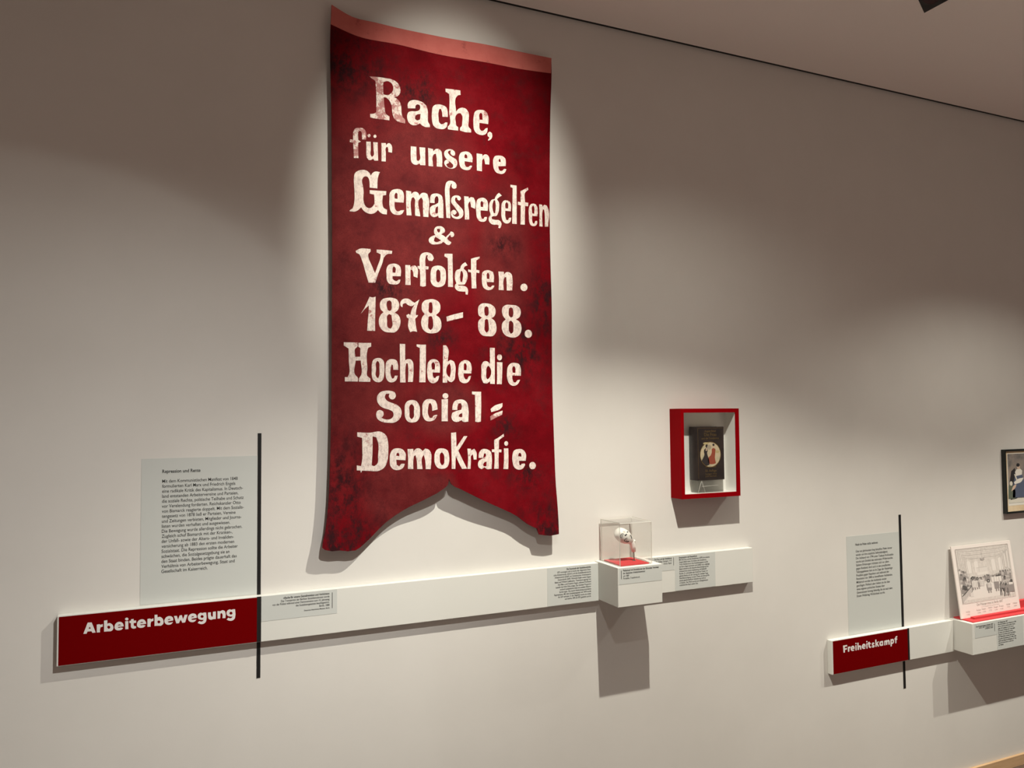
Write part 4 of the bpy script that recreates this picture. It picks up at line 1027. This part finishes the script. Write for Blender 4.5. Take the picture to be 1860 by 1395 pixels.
P2F = -0.110
pl2 = thing('display_plinth', 'long white box plinth at the right edge carrying the leaning print', 'plinth', (3.9, 0, 0.5925))
obj('plinth_body', B(3.1980, 4.70, P2F, -0.0003, 0.5920, 0.7265, bevel=0.001), M_WHITE, pl2)
cp = obj('caption_panel', B(3.2150, 3.3580, P2F - 0.0006, P2F + 0.0002, 0.6625, 0.7250), M_GREY, pl2)
y_ = P2F - 0.0009
bm = bmesh.new()
text_block(bm, ['Der Polenprozess in Berlin 1847'], 3.3355, 0.7088, 0.7088, y_, 0.113, 0.0088, 'R', 0.018)
text_block(bm, ['Berlin, 1847, Verlag Julius Kuhr', 'Lithografie, Papier'], 3.3350, 0.7018, 0.6950, y_, 0.092, 0.0080, 'R')
obj('lettering', bm, M_INK, cp)
obj('caption_rule', B(3.3440, 3.3462, P2F - 0.0009, P2F - 0.0005, 0.6780, 0.7120), M_INK, cp)
cp = obj('caption_panel', B(3.3585, 3.5400, P2F - 0.0006, P2F + 0.0002, 0.5940, 0.7250), M_GREY, pl2)
bm = bmesh.new()
text_block(bm, ['Der Polenprozess 1847'], 3.3680, 0.7105, 0.7105, y_, 0.066, 0.0088, 'L', 0.018)
text_block(bm, ['Nach dem Scheitern des Aufstands von 1846', 'kam es in Berlin zu einem großen Prozess',
    'gegen 254 Angeklagte aus der Provinz.', 'Das Gericht verhängte acht Todesurteile,', 'die jedoch nicht vollstreckt wurden.',
    'Viele der Verurteilten kamen nach Moabit.', 'Die Öffentlichkeit verfolgte den Prozess', 'mit großer Anteilnahme, und im März 1848',
    'befreite die Menge die Gefangenen. Ihr Zug', 'durch die Stadt wurde zu einem Fest', 'der Freiheit.'],
    3.3682, 0.7022, 0.6115, y_, 0.124, 0.0086, 'L')
obj('lettering', bm, M_INK, cp)

o = obj('display_mat', B(3.2200, 4.68, -0.100, -0.006, 0.7267, 0.7315, bevel=0.001), M_FELT)
tag(o, 'red felt mat covering the top of the long plinth at the right edge', 'mat', (3.9, -0.053, 0.7267))
o = obj('picture_ledge', B(3.2600, 4.60, -0.0780, -0.0600, 0.7316, 0.7400, bevel=0.0008), M_FELT)
tag(o, 'narrow red ledge strip along the foot of the leaning print', 'ledge', (3.9, -0.069, 0.7316))
o = obj('picture_ledge', B(3.6300, 4.60, -0.0300, -0.0120, 0.7316, 0.7640, bevel=0.0008), M_FELT)
tag(o, 'red block behind the right end of the leaning print', 'ledge', (4.1, -0.021, 0.7316))

# leaning lithograph board
PB0, PT0 = Vector((0, -0.0520, 0.7325)), Vector((0, -0.0125, 1.0445))
U0, U1 = 3.2110, 3.6170
pr = thing('print_board', 'pale print of a courtroom crowd leaning on the plinth at the right edge', 'print', (3.414, -0.052, 0.7325))
vdir = (PT0 - PB0)
Hh = vdir.length
vn = vdir.normalized()
nrm = Vector((0, -vn.z, vn.y))
if nrm.y > 0:
    nrm = -nrm
def bp(u, v, lift=0.0):
    """u, v in 0..1 over the board, seen from the front"""
    return Vector((U0 + (U1 - U0) * u, 0, 0)) + PB0 + vn * (Hh * v) + nrm * lift
bm = bmesh.new()
fr = [bm.verts.new(bp(u, v, 0)) for u, v in ((0, 0), (1, 0), (1, 1), (0, 1))]
bk_ = [bm.verts.new(bp(u, v, -0.005)) for u, v in ((0, 0), (1, 0), (1, 1), (0, 1))]
bm.faces.new(fr)
bm.faces.new(list(reversed(bk_)))
for k in range(4):
    bm.faces.new((fr[k], bk_[k], bk_[(k + 1) % 4], fr[(k + 1) % 4]))
bmesh.ops.recalc_face_normals(bm, faces=bm.faces[:])
M_CARD = mat('print_paper', (0.84, 0.76, 0.71), 0.7)
obj('board', bm, M_CARD, pr)
G = [mat('litho_grey_%d' % i, c, 0.75) for i, c in enumerate([(0.70, 0.64, 0.60), (0.52, 0.47, 0.44), (0.30, 0.265, 0.25), (0.10, 0.09, 0.085), (0.77, 0.71, 0.66)])]
litho_tone = mat('litho_tone', (0.6, 0.55, 0.5), 0.75)
base(litho_tone, ramp(litho_tone, noise(litho_tone, 70.0, 5, 0.65), [(0.35, (0.72, 0.66, 0.61)), (0.65, (0.60, 0.545, 0.50))]))
def quad(bm, pts, mi, lift=0.0006):
    try:
        f = bm.faces.new([bm.verts.new(bp(u, v, lift)) for u, v in pts])
        f.material_index = mi
        f.normal_update()
        if f.normal.y > 0:
            f.normal_flip()
    except ValueError:
        pass
def line(bm, u0, v0, u1, v1, w, mi, lift=0.0008):
    d = Vector((u1 - u0, v1 - v0))
    if d.length < 1e-6:
        return
    n = Vector((-d.y, d.x)).normalized() * w * 0.5
    quad(bm, [(u0 - n.x, v0 - n.y), (u1 - n.x, v1 - n.y), (u1 + n.x, v1 + n.y), (u0 + n.x, v0 + n.y)], mi, lift)
def curve(bm, f, n, w, mi, lift=0.0008):
    p = [f(k / n) for k in range(n + 1)]
    for a, b in zip(p, p[1:]):
        line(bm, a[0], a[1], b[0], b[1], w, mi, lift)
rnd = random.Random(7)
bm = bmesh.new()
quad(bm, [(0.055, 0.20), (0.945, 0.20), (0.945, 0.955), (0.055, 0.955)], 5, 0.0004)
for k in range(6):                                       # ribs of the vaulted ceiling
    a = 0.03 * k
    curve(bm, lambda t, a=a: (0.06 + a + (0.88 - 2 * a) * t, 0.955 - a * 0.9 - 0.02 * (1 - abs(2 * t - 1) ** 6)), 16, 0.005, 1 if k % 2 else 0)
    curve(bm, lambda t, a=a: (0.06 + a + 0.02 * t * t, 0.95 - a * 0.9 - 0.30 * t), 8, 0.006, 1)
    curve(bm, lambda t, a=a: (0.94 - a - 0.02 * t * t, 0.95 - a * 0.9 - 0.34 * t), 8, 0.006, 1)
for (u, v, w, h) in ((0.20, 0.60, 0.08, 0.16), (0.33, 0.60, 0.07, 0.15), (0.62, 0.60, 0.07, 0.15), (0.74, 0.60, 0.07, 0.16)):   # tall windows
    quad(bm, [(u, v), (u + w, v), (u + w, v + h), (u + w / 2, v + h * 1.12), (u, v + h)], 4, 0.0006)
    curve(bm, lambda t: (u + w * t, v + h + 0.12 * h * (1 - abs(2 * t - 1))), 6, 0.004, 0)
    line(bm, u, v, u, v + h, 0.004, 0)
    line(bm, u + w, v, u + w, v + h, 0.004, 1)
for (u, v, h) in ((0.84, 0.62, 0.22), (0.89, 0.60, 0.27)):
    quad(bm, [(u, v), (u + 0.035, v - 0.01), (u + 0.035, v + h), (u + 0.018, v + h + 0.02), (u, v + h - 0.01)], 1, 0.0007)
    quad(bm, [(u + 0.008, v + 0.01), (u + 0.028, v), (u + 0.028, v + h - 0.02), (u + 0.018, v + h - 0.005), (u + 0.008, v + h - 0.03)], 4, 0.0009)
line(bm, 0.475, 0.93, 0.475, 0.80, 0.006, 1)              # chandelier
for k in range(3):
    curve(bm, lambda t, k=k: (0.44 + 0.072 * t, 0.795 - 0.012 * k - 0.012 * math.sin(math.pi * t)), 8, 0.007, 2)
quad(bm, [(0.36, 0.56), (0.54, 0.56), (0.54, 0.665), (0.36, 0.665)], 4, 0.0007)   # rear gallery
for k in range(9):
    line(bm, 0.37 + 0.02 * k, 0.60, 0.37 + 0.02 * k, 0.66, 0.004, 1)
line(bm, 0.36, 0.665, 0.54, 0.665, 0.006, 1)
quad(bm, [(0.10, 0.24), (0.90, 0.24), (0.72, 0.44), (0.24, 0.44)], 4, 0.0005)    # pale floor
def man(u, v, s, tone):
    w = s * 0.25
    quad(bm, [(u - w, v), (u + w, v), (u + w * 1.1, v + s * 0.55), (u + w * 0.5, v + s * 0.78), (u - w * 0.5, v + s * 0.78), (u - w * 1.1, v + s * 0.55)], tone, 0.0010 + 0.0001 * rnd.random())
    curve(bm, lambda t: (u + s * 0.13 * math.cos(6.283 * t), v + s * 0.88 + s * 0.13 * math.sin(6.283 * t)), 7, s * 0.10, 2 if tone != 2 else 3, 0.0012)
for k in range(15):                                      # bench of judges and clerks
    man(0.25 + 0.033 * k + rnd.uniform(-0.006, 0.006), 0.465 + 0.010 * math.sin(k) + 0.006 * (k > 7), 0.075, rnd.choice((1, 2, 2, 3)))
for (u, v, w, h) in ((0.25, 0.40, 0.09, 0.09), (0.38, 0.41, 0.07, 0.08), (0.50, 0.37, 0.06, 0.07), (0.58, 0.44, 0.17, 0.07)):   # cloth-hung tables
    quad(bm, [(u, v), (u + w, v - 0.005), (u + w, v + h), (u, v + h)], 4, 0.0013)
    for q in range(5):
        line(bm, u + w * q / 4, v, u + w * q / 4, v + h * 0.9, 0.006, 1 + q % 2, 0.0014)
for (u, v, s, tn) in ((0.275, 0.40, 0.15, 2), (0.345, 0.40, 0.13, 2), (0.525, 0.33, 0.155, 2), (0.655, 0.34, 0.16, 2), (0.74, 0.32, 0.13, 3)):
    man(u, v, s, tn)
    line(bm, u - s * 0.12, v - s * 0.22, u - s * 0.10, v + 0.01, s * 0.12, tn, 0.0011)
    line(bm, u + s * 0.12, v - s * 0.22, u + s * 0.10, v + 0.01, s * 0.12, tn, 0.0011)
for r in range(5):                                       # public at the left behind a rail
    for k in range(6 - r // 2):
        man(0.085 + 0.028 * k + rnd.uniform(-0.008, 0.008), 0.34 + 0.062 * r - 0.012 * k + rnd.uniform(-0.01, 0.01), 0.085, rnd.choice((0, 1, 1, 2, 2, 3)))
quad(bm, [(0.06, 0.205), (0.10, 0.215), (0.235, 0.36), (0.235, 0.42), (0.10, 0.31), (0.06, 0.30)], 0, 0.0014)
for k in range(11):
    u = 0.065 + 0.0165 * k
    line(bm, u, 0.215 + 0.013 * k, u, 0.305 + 0.010 * k, 0.006, 2, 0.0015)
line(bm, 0.06, 0.30, 0.235, 0.42, 0.010, 3, 0.0016)
for r in range(4):                                       # clerks crowded at the right
    for k in range(6):
        man(0.74 + 0.035 * k + rnd.uniform(-0.008, 0.008), 0.34 + 0.055 * r + rnd.uniform(-0.012, 0.012), 0.075, rnd.choice((1, 1, 2, 2, 3)))
quad(bm, [(0.79, 0.27), (0.945, 0.265), (0.945, 0.375), (0.84, 0.385), (0.79, 0.36)], 2, 0.0016)
for (u, v) in ((0.70, 0.27), (0.76, 0.25), (0.82, 0.25)):
    line(bm, u, v - 0.03, u + 0.01, v + 0.08, 0.014, 3, 0.0017)
    line(bm, u + 0.03, v - 0.03, u + 0.02, v + 0.08, 0.010, 2, 0.0017)
quad(bm, [(0.86, 0.37), (0.93, 0.37), (0.93, 0.40), (0.86, 0.405)], 4, 0.0018)
for (a, b, c, d) in ((0.055, 0.20, 0.945, 0.20), (0.055, 0.955, 0.945, 0.955), (0.055, 0.20, 0.055, 0.955), (0.945, 0.20, 0.945, 0.955)):
    line(bm, a, b, c, d, 0.004, 1, 0.0018)
obj('courtroom_picture', bm, G + [litho_tone], pr)
bm = bmesh.new()
def bt(x, z, lift=0.0007):
    return bp((x - U0) / (U1 - U0), z, lift)
def board_text(s, u, v, width, size, al='C'):
    w = text_mesh(s)[2]
    kx = width * (U1 - U0) / (w * size)
    vv, ff, w = text_mesh(s)
    off = {'C': -w * size * kx / 2, 'L': 0}[al]
    vs = [bm.verts.new(bp(u + (off + p[0] * size * kx) / (U1 - U0), v + p[1] * size / Hh, 0.0007)) for p in vv]
    for q in ff:
        try:
            nf = bm.faces.new([vs[i] for i in q])
            nf.normal_update()
            if nf.normal.y > 0:
                nf.normal_flip()
        except ValueError:
            pass
board_text('Der Polenprozess zu Berlin 1847', 0.50, 0.145, 0.44, 0.016)
board_text('gezeichnet nach der Natur im Saale des Gerichts', 0.50, 0.118, 0.30, 0.006)
obj('caption_lettering', bm, G[1], pr)
for u, v, s in ((0.12, 0.075, 'Vertheidiger'), (0.30, 0.075, 'Richter'), (0.385, 0.08, 'Staats-'), (0.49, 0.085, 'Anwalt des'), (0.585, 0.08, 'Zeugen'), (0.68, 0.08, 'Presse'), (0.80, 0.09, 'Angeklagte'), (0.92, 0.09, 'Publikum')):
    bm = bmesh.new()
    board_text(s, u, v, 0.07, 0.010)
    board_text('im Saale', u, v - 0.035, 0.05, 0.009)
    obj('caption_lettering', bm, G[1], pr)

# framed print at the edge of the view
FX0, FX1, FZ0, FZ1, FD = 3.5950, 4.0300, 1.1690, 1.4700, -0.0180
fp = thing('framed_picture', 'small black framed print of a seated group, high at the right edge', 'picture', (3.81, 0, FZ0))
bm = bmesh.new()
w = 0.0085
box(bm, FX0, FX0 + w, FD, -0.0003, FZ0, FZ1)
box(bm, FX1 - w, FX1, FD, -0.0003, FZ0, FZ1)
box(bm, FX0 + w, FX1 - w, FD, -0.0003, FZ0, FZ0 + w)
box(bm, FX0 + w, FX1 - w, FD, -0.0003, FZ1 - w, FZ1)
obj('frame', bm, M_DARK, fp)
M_MAT = mat('yellowed_mount', (0.78, 0.63, 0.42), 0.8)
base(M_MAT, ramp(M_MAT, noise(M_MAT, 14.0, 4), [(0.3, (0.80, 0.66, 0.46)), (0.7, (0.68, 0.50, 0.30))]))
obj('mount', B(FX0 + w, FX1 - w, FD + 0.006, -0.001, FZ0 + w, FZ1 - w), M_MAT, fp)
PX0, PX1, PZ0, PZ1 = 3.6220, 4.0030, 1.2080, 1.4490
yp = FD + 0.0056
M_DUSK = mat('print_dusk', (0.2, 0.18, 0.17), 0.7)
base(M_DUSK, ramp(M_DUSK, noise(M_DUSK, 16.0, 4), [(0.3, (0.10, 0.095, 0.095)), (0.5, (0.24, 0.21, 0.19)), (0.68, (0.34, 0.27, 0.22)), (0.8, (0.28, 0.30, 0.38))]))
FM = [M_DUSK, mat('print_white', (0.80, 0.76, 0.68), 0.7), mat('print_soot', (0.02, 0.018, 0.02), 0.7), mat('print_blue', (0.09, 0.11, 0.17), 0.7), mat('print_flesh', (0.62, 0.45, 0.34), 0.7), mat('print_cream', (0.70, 0.66, 0.56), 0.7), mat('print_green', (0.12, 0.14, 0.10), 0.7)]
bm = bmesh.new()
def fq(pts, mi, k):
    loop = smooth_loop([Vector((PX0 + (PX1 - PX0) * u, PZ0 + (PZ1 - PZ0) * v)) for u, v in pts], 0.004, 40)
    fill(bm, [loop], lambda x, z: (x, yp - 0.0002 * k, z), None, mi)
def fe(u, v, ru, rv, mi, k):
    fill(bm, [ellipse(PX0 + (PX1 - PX0) * u, PZ0 + (PZ1 - PZ0) * v, ru * (PX1 - PX0), rv * (PZ1 - PZ0), 20)], lambda x, z: (x, yp - 0.0002 * k, z), None, mi)
fq([(-0.01, -0.012), (1.01, -0.012), (1.01, 1.012), (-0.01, 1.012)], 1, 0)
fq([(0, 0.035), (1, 0.035), (1, 1), (0, 1)], 0, 1)
fq([(0, 0.04), (1, 0.04), (1, 0.10), (0.4, 0.12), (0, 0.13)], 5, 2)
fq([(0.03, 0.10), (0.16, 0.12), (0.17, 0.55), (0.13, 0.72), (0.06, 0.66), (0.02, 0.40)], 2, 2)
fq([(0.30, 0.12), (0.48, 0.12), (0.46, 0.62), (0.40, 0.86), (0.33, 0.80), (0.31, 0.5)], 6, 2)
for (cx, base_v, top, dress) in ((0.20, 0.14, 0.78, 3), (0.58, 0.10, 0.70, 5), (0.86, 0.14, 0.74, 2)):
    fq([(cx - 0.13, base_v), (cx + 0.13, base_v), (cx + 0.10, 0.45), (cx + 0.06, 0.62), (cx - 0.05, 0.64), (cx - 0.10, 0.45)], dress, 3)
    fq([(cx - 0.055, 0.56), (cx + 0.06, 0.58), (cx + 0.07, 0.66), (cx + 0.03, 0.70), (cx - 0.04, 0.69), (cx - 0.07, 0.64)], 1, 4)
    fe(cx, 0.735, 0.030, 0.045, 4, 5)
    fe(cx - 0.008, 0.775, 0.032, 0.035, 2, 6)
    fq([(cx - 0.08, 0.40), (cx + 0.06, 0.46), (cx + 0.09, 0.52), (cx - 0.02, 0.50), (cx - 0.10, 0.44)], 1, 5)
    fq([(cx - 0.09, 0.60), (cx - 0.07, 0.60), (cx - 0.03, 0.50), (cx - 0.05, 0.47)], 5, 5)
for (cx, s) in ((0.05, 1), (0.37, 1), (0.70, 1)):
    fq([(cx - 0.06, 0.12), (cx + 0.07, 0.12), (cx + 0.07, 0.30), (cx + 0.02, 0.40), (cx - 0.05, 0.38)], 6, 3)
    fe(cx, 0.42, 0.028, 0.045, 5, 4)
    fq([(cx - 0.01, 0.26), (cx + 0.08, 0.34), (cx + 0.10, 0.40), (cx + 0.05, 0.38)], 4, 5)
obj('printed_scene', bm, FM, fp)
bm = bmesh.new()
put_text(bm, 'Familie im Garten', 3.78, 1.1875, yp - 0.0001, 0.009, 1.3, 'C')
obj('caption_lettering', bm, G[1], fp)

# ---------------------------------------------------------------- ceiling spotlight fitting
SE = Vector((1.9417, -0.95, 2.826))
sdir = Vector((-0.82, 0.0, -0.57)).normalized()
sl = thing('ceiling_spotlight', 'black spotlight head on the ceiling, cut by the top edge of the photo', 'spotlight', (2.03, -0.95, 3.081))
side = Vector((-sdir.z, 0, sdir.x))
if side.z > 0:
    side = -side
def orient_box(bm, c0, length, hw, hy):
    vs = []
    for d in (0, length):
        for a in (-1, 1):
            for b in (-1, 1):
                vs.append(bm.verts.new(c0 - sdir * d + side * (a * hw) + Vector((0, b * hy, 0))))
    for f in ((0, 1, 3, 2), (4, 6, 7, 5), (0, 4, 5, 1), (2, 3, 7, 6), (0, 2, 6, 4), (1, 5, 7, 3)):
        bm.faces.new([vs[i] for i in f])
    bmesh.ops.recalc_face_normals(bm, faces=bm.faces[:])
bm = bmesh.new()
orient_box(bm, SE, 0.15, 0.040, 0.040)
obj('lamp_housing', bm, M_DARK, sl)
bm = bmesh.new()
lathe(bm, [(0, 0.030), (0.0006, 0.030)], SE + sdir * 0.0002, sdir, 28)
obj('lens', bm, mat('dark_lens', (0.03, 0.03, 0.03), 0.1), sl)
bm = bmesh.new()
tube(bm, [(2.02, -0.95, 2.88), (2.03, -0.95, 2.95), (2.03, -0.95, 3.055)], [0.009, 0.009, 0.009], 12)
obj('stem', bm, M_DARK, sl)
obj('ceiling_adapter', B(1.95, 2.11, -0.968, -0.932, 3.050, 3.081, bevel=0.002), M_DARK, sl)
